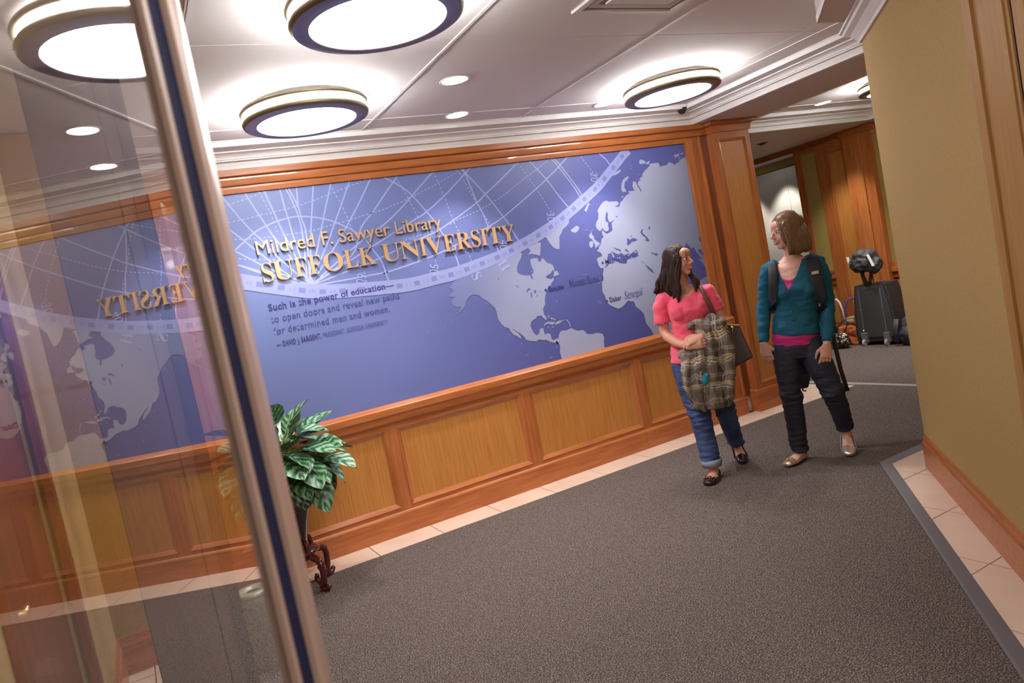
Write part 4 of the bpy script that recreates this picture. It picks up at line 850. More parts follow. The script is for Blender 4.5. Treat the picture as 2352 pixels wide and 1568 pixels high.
tag(bx_, 'small cream box lying on top of the orange tote beside the suitcase', 'box'); MB().box(-0.05, 0.05, -0.06, 0.045, 0, 0.05).build('box_body', mat('cream_card', (0.7, 0.6, 0.45), 0.6), bx_, bevel=0.004); MB().box(-0.052, 0.052, -0.062, 0.047, 0.038, 0.054).build('lid', mat('tan_card', (0.5, 0.38, 0.2), 0.6), bx_)
bk2 = empty('black_duffel', (7.80, 1.535, 0)); tag(bk2, 'upright black duffel partly hidden behind the woman in teal', 'bag')
m = MB().ball((0, 0, 0.30), (0.13, 0.16, 0.27), 20, 12).box(-0.11, 0.11, -0.13, 0.13, 0.006, 0.25)
fused(m, 'body', blk, bk2, 0.009, 5, disp=fold(0.02, 9))
MB().tube([(-0.1, -0.09, 0.40), (-0.13, -0.05, 0.50), (-0.13, 0.05, 0.50), (-0.1, 0.09, 0.40)], 0.01, 8).build('handle', blk2, bk2, smooth=True)

# ================================================================== PEOPLE
skin1 = mat('warm_skin', (0.62, 0.31, 0.22), 0.5); skin2 = mat('fair_skin', (0.70, 0.40, 0.32), 0.5)
lip_m = mat('pink_lips', (0.50, 0.12, 0.12), 0.35); tooth = mat('teeth', (0.85, 0.82, 0.76), 0.3)
eye_w = mat('eye_white', (0.75, 0.72, 0.70), 0.25); iris = mat('dark_iris', (0.03, 0.018, 0.012), 0.15)
def V(a, b, z): return Vector((a, -b, z))
def head_into(mb, T, neck_to):
    # T maps head coordinates (x right, y towards the face, z up, origin mid-head) to the body
    def B(c, r): mb.ball(T @ Vector(c), r, 20, 14, rot=T.to_3x3())
    B((0, -0.015, 0.030), (0.069, 0.086, 0.074)); B((0, 0.018, -0.015), (0.060, 0.060, 0.080)); B((0, 0.020, -0.060), (0.050, 0.046, 0.038))
    B((0, 0.050, -0.088), (0.024, 0.022, 0.020)); B((0, 0.050, 0.045), (0.050, 0.032, 0.036))
    for s in (-1, 1):
        B((s * 0.026, 0.066, 0.022), (0.022, 0.012, 0.008)); B((s * 0.035, 0.050, -0.030), (0.021, 0.022, 0.020)); B((s * 0.070, -0.006, -0.008), (0.009, 0.018, 0.028))
        B((s * 0.010, 0.088, -0.030), (0.007, 0.009, 0.007)); B((s * 0.048, 0.02, -0.055), (0.014, 0.03, 0.022))
    mb.tube([T @ Vector((0, 0.070, 0.020)), T @ Vector((0, 0.084, 0.0)), T @ Vector((0, 0.098, -0.022)), T @ Vector((0, 0.094, -0.032))], [0.008, 0.009, 0.011, 0.009], 12)
    B((0, 0.070, -0.055), (0.026, 0.014, 0.018))
    a = T @ Vector((0, -0.02, -0.04))
    mb.tube([a, (a + Vector(neck_to)) / 2, neck_to], [0.050, 0.048, 0.056], 18)
def face_parts(T, p, hair_m, smile=True, side=1):
    for s in (-1, 1):
        MB().ball(T @ Vector((s * 0.028, 0.0665, 0.004)), (0.0135, 0.011, 0.009), 14, 10, rot=T.to_3x3()).build('eye', eye_w, p, smooth=True)
        MB().ball(T @ Vector((s * 0.028 + side * 0.002, 0.0745, 0.004)), (0.0065, 0.005, 0.0068), 12, 8, rot=T.to_3x3()).build('iris', iris, p, smooth=True)
        MB().tube([T @ Vector((s * 0.014, 0.0755, 0.025)), T @ Vector((s * 0.030, 0.0735, 0.030)), T @ Vector((s * 0.046, 0.060, 0.025))], [0.002, 0.003, 0.0015], 8).build('eyebrow', hair_m, p, smooth=True)
        MB().tube([T @ Vector((s * 0.016, 0.073, 0.008)), T @ Vector((s * 0.028, 0.0765, 0.0125)), T @ Vector((s * 0.040, 0.067, 0.008))], [0.001, 0.0018, 0.001], 6).build('eyelashes', iris, p, smooth=True)
    MB().tube([T @ Vector((-0.025, 0.070, -0.050)), T @ Vector((-0.010, 0.084, -0.0505)), T @ Vector((0, 0.0855, -0.052)), T @ Vector((0.010, 0.084, -0.0505)), T @ Vector((0.025, 0.070, -0.050))], [0.002, 0.0038, 0.0042, 0.0038, 0.002], 8).build('upper_lip', lip_m, p, smooth=True)
    MB().tube([T @ Vector((-0.025, 0.070, -0.051)), T @ Vector((-0.012, 0.081, -0.063)), T @ Vector((0, 0.0835, -0.0665)), T @ Vector((0.012, 0.081, -0.063)), T @ Vector((0.025, 0.070, -0.051))], [0.002, 0.0042, 0.0052, 0.0042, 0.002], 8).build('lower_lip', lip_m, p, smooth=True)
    MB().ball(T @ Vector((0, 0.0795, -0.0575)), (0.017, 0.006, 0.0062), 14, 8, rot=T.to_3x3()).build('teeth', tooth, p, smooth=True)
def hand_into(mb, wrist, d, nrm, thumb, curl=0.5, k=1.0, spread=0.09):
    # d: towards the fingers, nrm: back of the hand, thumb: side of the thumb
    d = Vector(d).normalized(); nrm = Vector(nrm); nrm = (nrm - d * nrm.dot(d)).normalized(); s = d.cross(nrm)
    if s.dot(Vector(thumb)) < 0: s = -s
    w = Vector(wrist)
    mb.tube([w - d * 0.02 * k, w + d * 0.015 * k, w + d * 0.05 * k, w + d * 0.085 * k], [(0.026 * k, 0.019 * k), (0.031 * k, 0.017 * k), (0.040 * k, 0.0155 * k), (0.039 * k, 0.013 * k)], 16, up=nrm)
    for i, (off, ln) in enumerate(((0.030, 0.070), (0.0105, 0.079), (-0.0095, 0.073), (-0.029, 0.057))):
        p = w + d * (0.080 - abs(off) * 0.15) * k + s * off * k; ang = 0.15 + curl * 0.35 + 0.04 * i; pts = [p]; dd = (d + s * (off * spread / 0.03)).normalized()
        for j, f in enumerate((0.46, 0.30, 0.24)):
            dd = (dd * math.cos(ang) - nrm * math.sin(ang)).normalized(); p = p + dd * ln * f * k; pts.append(p); ang = curl * 0.75
        mb.tube(pts, [0.0092 * k, 0.0088 * k, 0.008 * k, 0.0062 * k], 10)
        mb.ball(pts[-1], 0.0063 * k, 8, 6)
    p = w + d * 0.020 * k + s * 0.026 * k
    q = p + (d * 0.62 + s * 0.62 - nrm * 0.25).normalized() * 0.038 * k; r = q + (d * 0.92 + s * 0.15 - nrm * 0.3).normalized() * 0.030 * k; t = r + (d * 0.95 - s * 0.1 - nrm * 0.35).normalized() * 0.024 * k
    mb.tube([w + d * 0.01 * k + s * 0.012 * k, p, q, r, t], [0.014 * k, 0.0135 * k, 0.0115 * k, 0.0098 * k, 0.007 * k], 10)
    mb.ball(t, 0.007 * k, 8, 6)
def split_faces(src, pred, name, m, parent, thick=0.0, out=0.0, rest=None):
    # take the faces for which pred(centre, normal) holds as a mesh of their own
    me = src.data; bm = bmesh.new(); bm.from_mesh(me)
    bmesh.ops.delete(bm, geom=[f for f in bm.faces if not pred(f.calc_center_median(), f.normal)], context='FACES')
    n = bpy.data.meshes.new(name)
    if out:
        bm.normal_update()
        for v in bm.verts: v.co += v.normal * out
    bm.to_mesh(n); bm.free(); n.materials.clear(); n.materials.append(m)
    n.polygons.foreach_set('use_smooth', [True] * len(n.polygons))
    o = bpy.data.objects.new(name, n); COL.objects.link(o); o.parent = parent
    if thick: s = o.modifiers.new('s', 'SOLIDIFY'); s.thickness = thick; s.offset = 1
    return o
def head_T(c, turn, pitch_=0.0, tilt=0.0, k=1.0):
    # turn: degrees from facing the camera towards +a (picture right)
    t = math.radians(turn); fwd = Vector((math.sin(t), -math.cos(t), 0)); up = Vector((0, 0, 1)); right = fwd.cross(up)
    R = Matrix((right, fwd, up)).transposed()
    R = Matrix.Rotation(math.radians(tilt), 3, 'Y') @ R @ Matrix.Rotation(math.radians(pitch_), 3, 'X')
    return Matrix.Translation(Vector(c)) @ (R * k).to_4x4()
def folds(amp, fz=22, fx=9, seed=0.0, band=None):
    def f(co, n):
        a = noise.noise(Vector((co.x * fx + seed, co.y * fx, co.z * fz))) + 0.5 * noise.noise(Vector((co.x * fx * 2, co.y * fx * 2 + seed, co.z * fz * 2)))
        w = band(co) if band else 1.0
        return n * (amp * a * w)
    return f

# ---------------------------------------------------------------- woman in the pink blouse
w1 = empty('person', (3.40, -1.12, 0.0), math.atan2(-0.659, 0.752)); tag(w1, 'woman with long dark hair in a pink blouse and jeans, carrying a plaid coat', 'person')
hc1 = V(-0.028, 0.012, 1.499); T1 = head_T(hc1, 58, 3, 4, 0.98)
b = MB(); head_into(b, T1, V(-0.040, -0.005, 1.30))
b.tube([V(-0.055, 0, 0.78), V(-0.050, 0, 0.88), V(-0.030, 0, 1.02), V(-0.025, 0.005, 1.14), V(-0.03, 0, 1.235), V(-0.036, -0.005, 1.285), V(-0.04, -0.005, 1.32)], [(0.145, 0.10), (0.140, 0.10), (0.108, 0.078), (0.122, 0.088), (0.140, 0.075), (0.10, 0.06), (0.055, 0.05)], 24, up=(0, 1, 0))
b.tube([V(-0.13, 0, 1.262), V(-0.180, 0, 1.252), V(-0.203, 0.005, 1.19), V(-0.212, 0.0, 1.05), V(-0.195, 0.03, 1.005), V(-0.135, 0.12, 0.962), V(-0.075, 0.195, 0.942), V(-0.055, 0.215, 0.938)], [0.045, 0.046, 0.042, 0.035, 0.034, 0.032, 0.024, 0.023], 16)
b.tube([V(0.07, 0, 1.262), V(0.115, 0, 1.250), V(0.142, 0.0, 1.19), V(0.172, -0.005, 1.07), V(0.165, 0.04, 1.02), V(0.09, 0.14, 1.0), V(0.02, 0.20, 0.985)], [0.045, 0.046, 0.042, 0.036, 0.034, 0.030, 0.024], 16)
hand_into(b, V(-0.055, 0.218, 0.938), (0.95, -0.10, 0.12), (0.25, -0.9, 0.15), (0, 0, 1), 0.9, 0.92)
hand_into(b, V(0.015, 0.205, 0.985), (-0.95, -0.12, -0.15), (0.0, -0.6, 0.7), (-0.1, 0.2, 1), 0.8, 0.92)
legsL = [V(-0.115, 0, 0.80), V(-0.105, 0.03, 0.64), V(-0.076, 0.07, 0.455), V(-0.068, 0.06, 0.30), V(-0.055, 0.085, 0.10), V(-0.053, 0.10, 0.055)]
legsR = [V(0.018, 0, 0.80), V(0.055, 0.0, 0.62), V(0.10, -0.03, 0.42), V(0.118, -0.15, 0.26), V(0.135, -0.245, 0.125), V(0.139, -0.25, 0.085)]
b.tube(legsL, [0.082, 0.07, 0.052, 0.045, 0.030, 0.032], 16); b.tube(legsR, [0.082, 0.07, 0.052, 0.045, 0.030, 0.030], 16)
def foot_path(heel, toe): return [heel, heel.lerp(toe, 0.35), heel.lerp(toe, 0.7), toe]
fL = foot_path(V(-0.043, 0.075, 0.040), V(-0.098, 0.255, 0.028)); fR = foot_path(V(0.137, -0.268, 0.105), V(0.155, -0.135, 0.034))
for f_ in (fL, fR): b.tube(f_, [(0.030, 0.028), (0.033, 0.027), (0.040, 0.018), (0.028, 0.012)], 14, up=(0, 0, 1))
fused(b, 'body', skin1, w1, 0.0042, 3)
# blouse
t = MB()
t.tube([V(-0.052, 0.005, 0.818), V(-0.050, 0.005, 0.90), V(-0.032, 0.008, 1.00), V(-0.024, 0.012, 1.08), V(-0.020, 0.022, 1.165), V(-0.022, 0.012, 1.22), V(-0.030, 0, 1.262), V(-0.038, -0.005, 1.295)], [(0.146, 0.122), (0.142, 0.116), (0.124, 0.096), (0.126, 0.10), (0.140, 0.118), (0.142, 0.102), (0.128, 0.078), (0.078, 0.058)], 28, up=(0, 1, 0))
t.ball(V(-0.085, 0.085, 1.165), (0.062, 0.052, 0.062)); t.ball(V(0.035, 0.085, 1.165), (0.062, 0.052, 0.062))
t.tube([V(-0.12, 0, 1.258), V(-0.180, 0, 1.255), V(-0.207, 0.005, 1.20), V(-0.212, 0.005, 1.105)], [0.050, 0.053, 0.052, 0.049], 18)
t.tube([V(0.05, 0, 1.262), V(0.112, 0, 1.257), V(0.142, 0.0, 1.20), V(0.160, 0.0, 1.125)], [0.050, 0.053, 0.052, 0.048], 18)
tmp = fused(t, 'blouse', mat('coral_pink_knit', (0.90, 0.10, 0.19), 0.8, sheen=0.3), None, 0.0052, 4, disp=folds(0.009, 16, 13, 3.0))
nk = V(-0.040, 0.0, 0)
def scoop(c, n): return (((c.x + 0.043) / 0.088) ** 2 + ((1.335 - c.z) / 0.085) ** 2 < 1 and c.y < 0.0) or (c.z > 1.292 and abs(c.x + 0.043) < 0.095)
split_faces(tmp, lambda c, n: not scoop(c, n), 'blouse', mat('coral_pink_knit', (0, 0, 0)), w1, 0.004)
split_faces(tmp, scoop, 'neckline_skin', skin1, w1)
bpy.data.objects.remove(tmp)
MB().tube([V(-0.218, -0.05, 1.112), V(-0.272, 0.0, 1.10), V(-0.215, 0.065, 1.10), V(-0.158, 0.0, 1.105), V(-0.218, -0.05, 1.112)], 0.0035, 6).build('sleeve_hem', mat('coral_pink_knit', (0, 0, 0)), w1, smooth=True)
# gathered neckline pleats
for k in range(7):
    a = -0.095 + 0.018 * k
    MB().tube([V(a, 0.088, 1.245), V(a * 0.9 - 0.004, 0.112, 1.215), V(a * 0.95, 0.128, 1.18)], [0.003, 0.004, 0.002], 6).build('pleat', mat('coral_pink_knit', (0, 0, 0)), w1, smooth=True)
# jeans
denim = mat('blue_denim', (0.028, 0.050, 0.15), 0.8, col2=(0.050, 0.085, 0.22), scale=(1, 1, 0.5), nscale=14, detail=6, bump=0.15)
j = MB()
j.tube([V(-0.052, 0, 0.86), V(-0.052, 0, 0.79), V(-0.050, 0, 0.72)], [(0.140, 0.105), (0.152, 0.118), (0.140, 0.11)], 22, up=(0, 1, 0))
j.tube(legsL[:-2] + [V(-0.058, 0.08, 0.17), V(-0.056, 0.085, 0.095)], [0.094, 0.088, 0.074, 0.068, 0.065, 0.064], 20); j.tube(legsR[:-2] + [V(0.130, -0.21, 0.175), V(0.134, -0.235, 0.140)], [0.094, 0.084, 0.070, 0.062, 0.056, 0.054], 20)
def kneeband(co): return 0.4 + 1.6 * math.exp(-((co.z - 0.47) / 0.09) ** 2) + 1.2 * math.exp(-((co.z - 0.13) / 0.05) ** 2)
fused(j, 'jeans', denim, w1, 0.0055, 4, disp=folds(0.009, 38, 9, 1.0, kneeband))
MB().lathe([(0.060, 0.088), (0.066, 0.088), (0.069, 0.135), (0.062, 0.138), (0.058, 0.11)], c=V(-0.056, 0.085, 0), n=24, sq=(1, 1.02)).build('rolled_cuff', mat('pale_denim_reverse', (0.26, 0.30, 0.40), 0.8), w1, smooth=True)
# shoes
def shoe(parent, path, m, rad=None, name='shoe'):
    rad = rad or [(0.036, 0.030), (0.040, 0.028), (0.047, 0.022), (0.034, 0.015)]
    lo = [p + Vector((0, 0, -0.004)) for p in path]; dd = (lo[-1] - lo[0]).normalized()
    s = MB().tube([lo[0] - dd * 0.022] + lo + [lo[-1] + dd * 0.014], [(0.020, 0.018)] + rad + [(0.016, 0.008)], 20, up=(0, 0, 1))
    o = fused(s, 'shoe_tmp', m, None, 0.0042, 2)
    a, d_ = lo[0], dd; L_ = (lo[-1] - lo[0]).length; nup = (Vector((0, 0, 1)) - dd * dd.z).normalized()
    def keep(c, n):
        r = c - a; u = r.dot(d_) / L_; h = r.dot(nup)
        return h < 0.004 + 0.012 * max(0, 0.1 - u) * 10 or u > 0.66 + abs(r.cross(d_).z) * 2.2
    split_faces(o, keep, name, m, parent, 0.0035)
    bpy.data.objects.remove(o)
pat = mat('black_patent_leather', (0.018, 0.008, 0.010), 0.12, coat=0.5)
shoe(w1, fL, pat); shoe(w1, fR, pat)
for k in range(6):
    q = V(-0.118 + 0.017 * k, 0.215 + 0.006 * (2.5 - abs(k - 2.5)), 0.052)
    MB().ball(q, 0.0065, 8, 6).build('shoe_stud', brass, w1, smooth=True)
# necklace
MB().tube([V(-0.092, 0.035, 1.31), V(-0.075, 0.068, 1.278), V(-0.045, 0.086, 1.262), V(-0.015, 0.074, 1.275), V(0.010, 0.035, 1.31)], 0.0022, 6).build('necklace', chrome, w1, smooth=True)
# hair
dkhair = mat('dark_brown_hair', (0.024, 0.012, 0.011), 0.55, spec=0.25, col2=(0.055, 0.028, 0.022), scale=(60, 60, 4), nscale=3, lo=0.3, hi=0.7)
h = MB(); R1 = T1.to_3x3()
h.ball(T1 @ Vector((0, -0.030, 0.034)), (0.082, 0.094, 0.084), 24, 16, rot=R1)
h.ball(T1 @ Vector((0.062, -0.02, -0.01)), (0.028, 0.075, 0.085), 16, 10, rot=R1); h.ball(T1 @ Vector((-0.062, -0.02, -0.01)), (0.028, 0.060, 0.085), 16, 10, rot=R1)
h.ball(T1 @ Vector((0, -0.075, -0.03)), (0.070, 0.05, 0.11), 16, 10, rot=R1)
fused(h, 'hair', dkhair, w1, 0.005, 3, disp=lambda co, n: n * 0.004 * noise.noise(Vector((co.x * 40, co.y * 40, co.z * 6))))
rr = random.Random(3)
def lock(path, r0, r1, p, m, n=8, wave=0.010):
    Q = [Vector(q) for q in path]; P = []; ph = rr.uniform(0, 6.28); L_ = sum((Q[i + 1] - Q[i]).length for i in range(len(Q) - 1)); S = 3
    for i in range(len(Q) - 1):
        a = Q[i - 1] if i else Q[i] * 2 - Q[i + 1]; b_, c_ = Q[i], Q[i + 1]; d_ = Q[i + 2] if i + 2 < len(Q) else Q[i + 1] * 2 - Q[i]
        for j_ in range(S):
            t = j_ / S; P.append(0.5 * ((2 * b_) + (c_ - a) * t + (2 * a - 5 * b_ + 4 * c_ - d_) * t * t + (3 * b_ - a - 3 * c_ + d_) * t ** 3))
    P.append(Q[-1]); k = len(P)
    for i in range(2, k):
        w_ = wave * i / k; P[i] = P[i] + Vector((math.sin(ph + i * 1.1) * w_, math.cos(ph * 1.3 + i * 1.1) * w_, 0))
    MB().tube(P, [(r0 * (0.55 + 0.45 * min(1, i / 2)) if i < k * 0.7 else r0 + (r1 - r0) * (i / (k - 1) - 0.7) / 0.3,) * 2 for i in range(k)], n).build('hair_lock', m, p, smooth=True)
for k in range(20):
    u = k / 19
    top_ = T1 @ Vector((rr.uniform(0.045, 0.078), 0.045 - 0.10 * u, rr.uniform(0.0, 0.05)))
    end = V(-0.175 + 0.10 * (1 - u) + rr.uniform(-0.012, 0.012), 0.105 - 0.12 * u, 1.225 + 0.085 * u + rr.uniform(-0.015, 0.015))
    mid = top_.lerp(end, 0.45) + V(-0.012 + rr.uniform(-0.01, 0.01), 0.012, 0.0); m2 = top_.lerp(end, 0.78) + V(rr.uniform(-0.018, 0.018), 0.012 * (1 - u), 0)
    lock([top_, mid, m2, end], 0.016, 0.005, w1, dkhair)
for k in range(12):
    u = k / 11
    top_ = T1 @ Vector((rr.uniform(-0.05, 0.06), -0.085, rr.uniform(-0.05, 0.04)))
    end = V(-0.225 + 0.10 * u, -0.045 + rr.uniform(-0.02, 0.03), 1.30 + rr.uniform(-0.02, 0.02))
    lock([top_, top_.lerp(end, 0.5) + V(-0.018, 0, 0.0), top_.lerp(end, 0.8) + V(-0.006, 0, 0), end], 0.019, 0.006, w1, dkhair)
for k in range(9):
    u = k / 8
    top_ = T1 @ Vector((-0.068, 0.02 - 0.07 * u, -0.035)); end = V(0.035 + 0.045 * u + rr.uniform(-0.01, 0.01), 0.085 - 0.06 * u, 1.275 + 0.05 * u)
    lock([top_, top_.lerp(end, 0.5) + V(0.012, 0.012, 0), end], 0.015, 0.006, w1, dkhair)
face_parts(T1, w1, dkhair)

# plaid coat over her forearm
def plaid_mat():
    m = bpy.data.materials.new('taupe_plaid_wool'); m.use_nodes = True; N = m.node_tree.nodes; L = m.node_tree.links
    b = N['Principled BSDF']; b.inputs['Roughness'].default_value = 0.92; b.inputs['Specular IOR Level'].default_value = 0.1
    tc = N.new('ShaderNodeTexCoord'); nz = N.new('ShaderNodeTexNoise'); nz.inputs['Scale'].default_value = 8; nz.inputs['Detail'].default_value = 2
    L.new(tc.outputs['Object'], nz.inputs['Vector'])
    ad = N.new('ShaderNodeVectorMath'); ad.operation = 'MULTIPLY_ADD'; ad.inputs[1].default_value = (0.13, 0.13, 0.13); L.new(nz.outputs['Color'], ad.inputs[0]); L.new(tc.outputs['Object'], ad.inputs[2])
    sp = N.new('ShaderNodeSeparateXYZ'); L.new(ad.outputs[0], sp.inputs[0])
    def stripes(out, period, stops):
        d = N.new('ShaderNodeMath'); d.operation = 'DIVIDE'; d.inputs[1].default_value = period; L.new(out, d.inputs[0])
        f = N.new('ShaderNodeMath'); f.operation = 'FRACT'; L.new(d.outputs[0], f.inputs[0])
        r = N.new('ShaderNodeValToRGB'); r.color_ramp.interpolation = 'CONSTANT'; e = r.color_ramp.elements
        while len(e) > 1: e.remove(e[-1])
        e[0].position = 0; e[0].color = (*stops[0][1], 1)
        for ps_, c in stops[1:]:
            k = e.new(ps_); k.color = (*c, 1)
        L.new(f.outputs[0], r.inputs[0]); return r.outputs[0]
    bs = (0.17, 0.135, 0.115); dk = (0.085, 0.065, 0.055); cr = (0.62, 0.56, 0.47); ye = (0.34, 0.25, 0.06); gy = (0.27, 0.24, 0.23)
    a = stripes(sp.outputs['Z'], 0.17, [(0, bs), (0.12, cr), (0.16, bs), (0.22, cr), (0.255, ye), (0.33, cr), (0.36, dk), (0.60, gy), (0.66, bs), (0.72, gy), (0.78, dk)])
    c = stripes(sp.outputs['X'], 0.13, [(0, bs), (0.15, gy), (0.22, dk), (0.40, cr), (0.44, bs), (0.50, cr), (0.54, gy), (0.75, ye), (0.80, bs)])
    mx = N.new('ShaderNodeMix'); mx.data_type = 'RGBA'; mx.inputs[0].default_value = 0.40; L.new(a, mx.inputs[6]); L.new(c, mx.inputs[7])
    L.new(mx.outputs[2], b.inputs['Base Color'])
    return m
plaid = plaid_mat()
ct = empty('plaid_coat', w1.location, w1.rotation_euler.z); tag(ct, 'brown and cream plaid coat hanging over the arm of the woman in pink', 'coat')
c = MB()
c.tube([V(0.085, 0.155, 1.085), V(0.090, 0.165, 1.05), V(0.100, 0.165, 0.98), V(0.085, 0.165, 0.91), V(0.030, 0.165, 0.85), V(0.018, 0.17, 0.76), V(0.016, 0.17, 0.66), V(0.018, 0.165, 0.56), V(0.02, 0.165, 0.50)], [(0.05, 0.04), (0.095, 0.06), (0.105, 0.065), (0.118, 0.065), (0.160, 0.065), (0.168, 0.064), (0.170, 0.064), (0.148, 0.058), (0.115, 0.045)], 30, up=(0, 1, 0))
c.tube([V(0.15, 0.09, 1.04), V(0.10, 0.15, 1.065), V(0.02, 0.165, 1.075), V(-0.045, 0.155, 1.06)], [0.045, 0.045, 0.034, 0.016], 18)
c.tube([V(0.00, 0.175, 0.90), V(-0.09, 0.17, 0.895), V(-0.155, 0.15, 0.875)], [0.030, 0.028, 0.018], 16)
for q0, q1, q2, q3, r_ in (((0.15, 0.21, 1.03), (0.175, 0.215, 0.88), (0.165, 0.205, 0.70), (0.13, 0.195, 0.55), 0.034), ((0.07, 0.22, 1.04), (0.085, 0.225, 0.90), (0.07, 0.215, 0.74), (0.05, 0.205, 0.60), 0.028), ((0.02, 0.215, 0.90), (-0.01, 0.225, 0.80), (-0.04, 0.215, 0.68), (-0.05, 0.20, 0.54), 0.030), ((-0.08, 0.20, 0.86), (-0.10, 0.21, 0.76), (-0.11, 0.20, 0.66), (-0.10, 0.19, 0.56), 0.030)):
    c.tube([V(*q0), V(*q1), V(*q2), V(*q3)], [r_ * 0.8, r_, r_, r_ * 0.7], 12)
fused(c, 'cloth', plaid, ct, 0.0065, 3, disp=lambda co, n: n * (0.020 * noise.noise(Vector((co.x * 17, co.y * 17, co.z * 3.2))) + 0.010 * noise.noise(Vector((co.x * 40, co.y * 30, co.z * 11)))))
MB().ball(V(-0.006, 0.240, 0.715), (0.026, 0.014, 0.045), 14, 10).ball(V(0.012, 0.240, 0.735), (0.02, 0.012, 0.016), 12, 8).build('teal_scarf', mat('teal_scarf_knit', (0.01, 0.26, 0.33), 0.8), ct, smooth=True)
# brown handbag
hb = empty('handbag', w1.location, w1.rotation_euler.z); tag(hb, 'dark brown leather tote bag hanging at the elbow of the woman in pink', 'bag')
bm_ = mat('dark_brown_leather', (0.055, 0.030, 0.022), 0.45, bump=0.15, nscale=90)
m = MB()
m.add([V(0.10, -0.02, 1.03), V(0.285, -0.02, 0.985), V(0.335, 0.03, 0.770), V(0.205, 0.03, 0.72), V(0.12, 0.02, 0.74), V(0.10, -0.06, 1.03), V(0.285, -0.06, 0.985), V(0.335, -0.12, 0.770), V(0.205, -0.12, 0.72), V(0.12, -0.12, 0.74)],
      [(4, 3, 2, 1, 0), (5, 6, 7, 8, 9), (0, 1, 6, 5), (1, 2, 7, 6), (2, 3, 8, 7), (3, 4, 9, 8), (4, 0, 5, 9)])
fused(m, 'body', bm_, hb, 0.006, 3)
MB().bar(V(0.10, -0.04, 1.035), V(0.287, -0.04, 0.99), 0.05, 0.010).build('top_trim', mat('tan_leather_trim', (0.28, 0.17, 0.10), 0.5), hb)
MB().ball(V(0.235, -0.012, 0.985), (0.012, 0.006, 0.014), 10, 8).tube([V(0.235, -0.01, 0.975), V(0.228, -0.005, 0.955)], 0.005, 8).build('clasp', brass, hb, smooth=True)
MB().tube([V(0.085, -0.075, 1.27), V(0.078, -0.02, 1.325), V(0.075, 0.055, 1.305), V(0.095, 0.090, 1.24), V(0.125, 0.075, 1.14), V(0.145, 0.02, 1.06), V(0.15, -0.01, 1.025)], (0.012, 0.004), 8, up=(0, -0.7, 0.7)).build('shoulder_strap', mat('brown_strap', (0.13, 0.08, 0.05), 0.5), hb, smooth=True)

# ---------------------------------------------------------------- woman in the teal cardigan
w2 = empty('person', (3.88, -1.42, 0.0), math.atan2(-0.735, 0.678)); tag(w2, 'woman with a light brown bob in a teal cardigan and dark jeans, walking and smiling', 'person')
hc2 = V(0.118, 0.010, 1.553); T2 = head_T(hc2, -62, 2, -4, 1.03)
b = MB(); head_into(b, T2, V(0.135, -0.01, 1.345))
b.tube([V(0.078, 0, 0.80), V(0.088, 0, 0.90), V(0.108, 0, 1.03), V(0.120, 0.005, 1.14), V(0.130, 0, 1.265), V(0.135, -0.005, 1.335), V(0.138, -0.008, 1.385)], [(0.15, 0.105), (0.14, 0.10), (0.118, 0.08), (0.130, 0.09), (0.15, 0.08), (0.11, 0.065), (0.055, 0.05)], 24, up=(0, 1, 0))
armL = [V(0.03, 0, 1.335), V(-0.022, 0, 1.318), V(-0.050, 0, 1.24), V(-0.092, -0.01, 1.08), V(-0.108, 0.0, 1.02), V(-0.128, 0.035, 0.88), V(-0.133, 0.045, 0.835)]
armR = [V(0.23, 0, 1.330), V(0.282, 0, 1.308), V(0.300, 0, 1.22), V(0.302, -0.02, 1.05), V(0.297, -0.01, 0.99), V(0.266, 0.085, 0.84), V(0.252, 0.120, 0.785)]
for A_ in (armL, armR): b.tube(A_, [0.045, 0.047, 0.042, 0.036, 0.034, 0.026, 0.022], 16)
hand_into(b, V(-0.134, 0.048, 0.832), (0.12, 0.04, -1), (-0.35, -0.9, 0), (0.5, -0.7, 0), 0.34, 1.0)
hand_into(b, V(0.251, 0.123, 0.780), (-0.22, -0.12, -1), (0.35, -0.9, 0), (-1, -0.3, 0), 0.28, 1.0)
legL2 = [V(0.005, 0, 0.80), V(-0.008, 0.03, 0.64), V(-0.016, 0.05, 0.46), V(-0.018, 0.035, 0.28), V(-0.022, 0.03, 0.10), V(-0.020, 0.03, 0.055)]
legR2 = [V(0.150, 0, 0.80), V(0.195, 0.06, 0.63), V(0.240, 0.10, 0.46), V(0.268, 0.03, 0.32), V(0.288, -0.045, 0.175), V(0.289, -0.05, 0.125)]
b.tube(legL2, [0.088, 0.075, 0.055, 0.048, 0.032, 0.034], 16); b.tube(legR2, [0.088, 0.075, 0.055, 0.048, 0.032, 0.032], 16)
gL = foot_path(V(-0.008, 0.01, 0.042), V(-0.115, 0.165, 0.030)); gR = foot_path(V(0.288, -0.065, 0.115), V(0.280, 0.075, 0.034))
for f_ in (gL, gR): b.tube(f_, [(0.031, 0.030), (0.034, 0.028), (0.042, 0.019), (0.030, 0.013)], 14, up=(0, 0, 1))
fused(b, 'body', skin2, w2, 0.0042, 3)
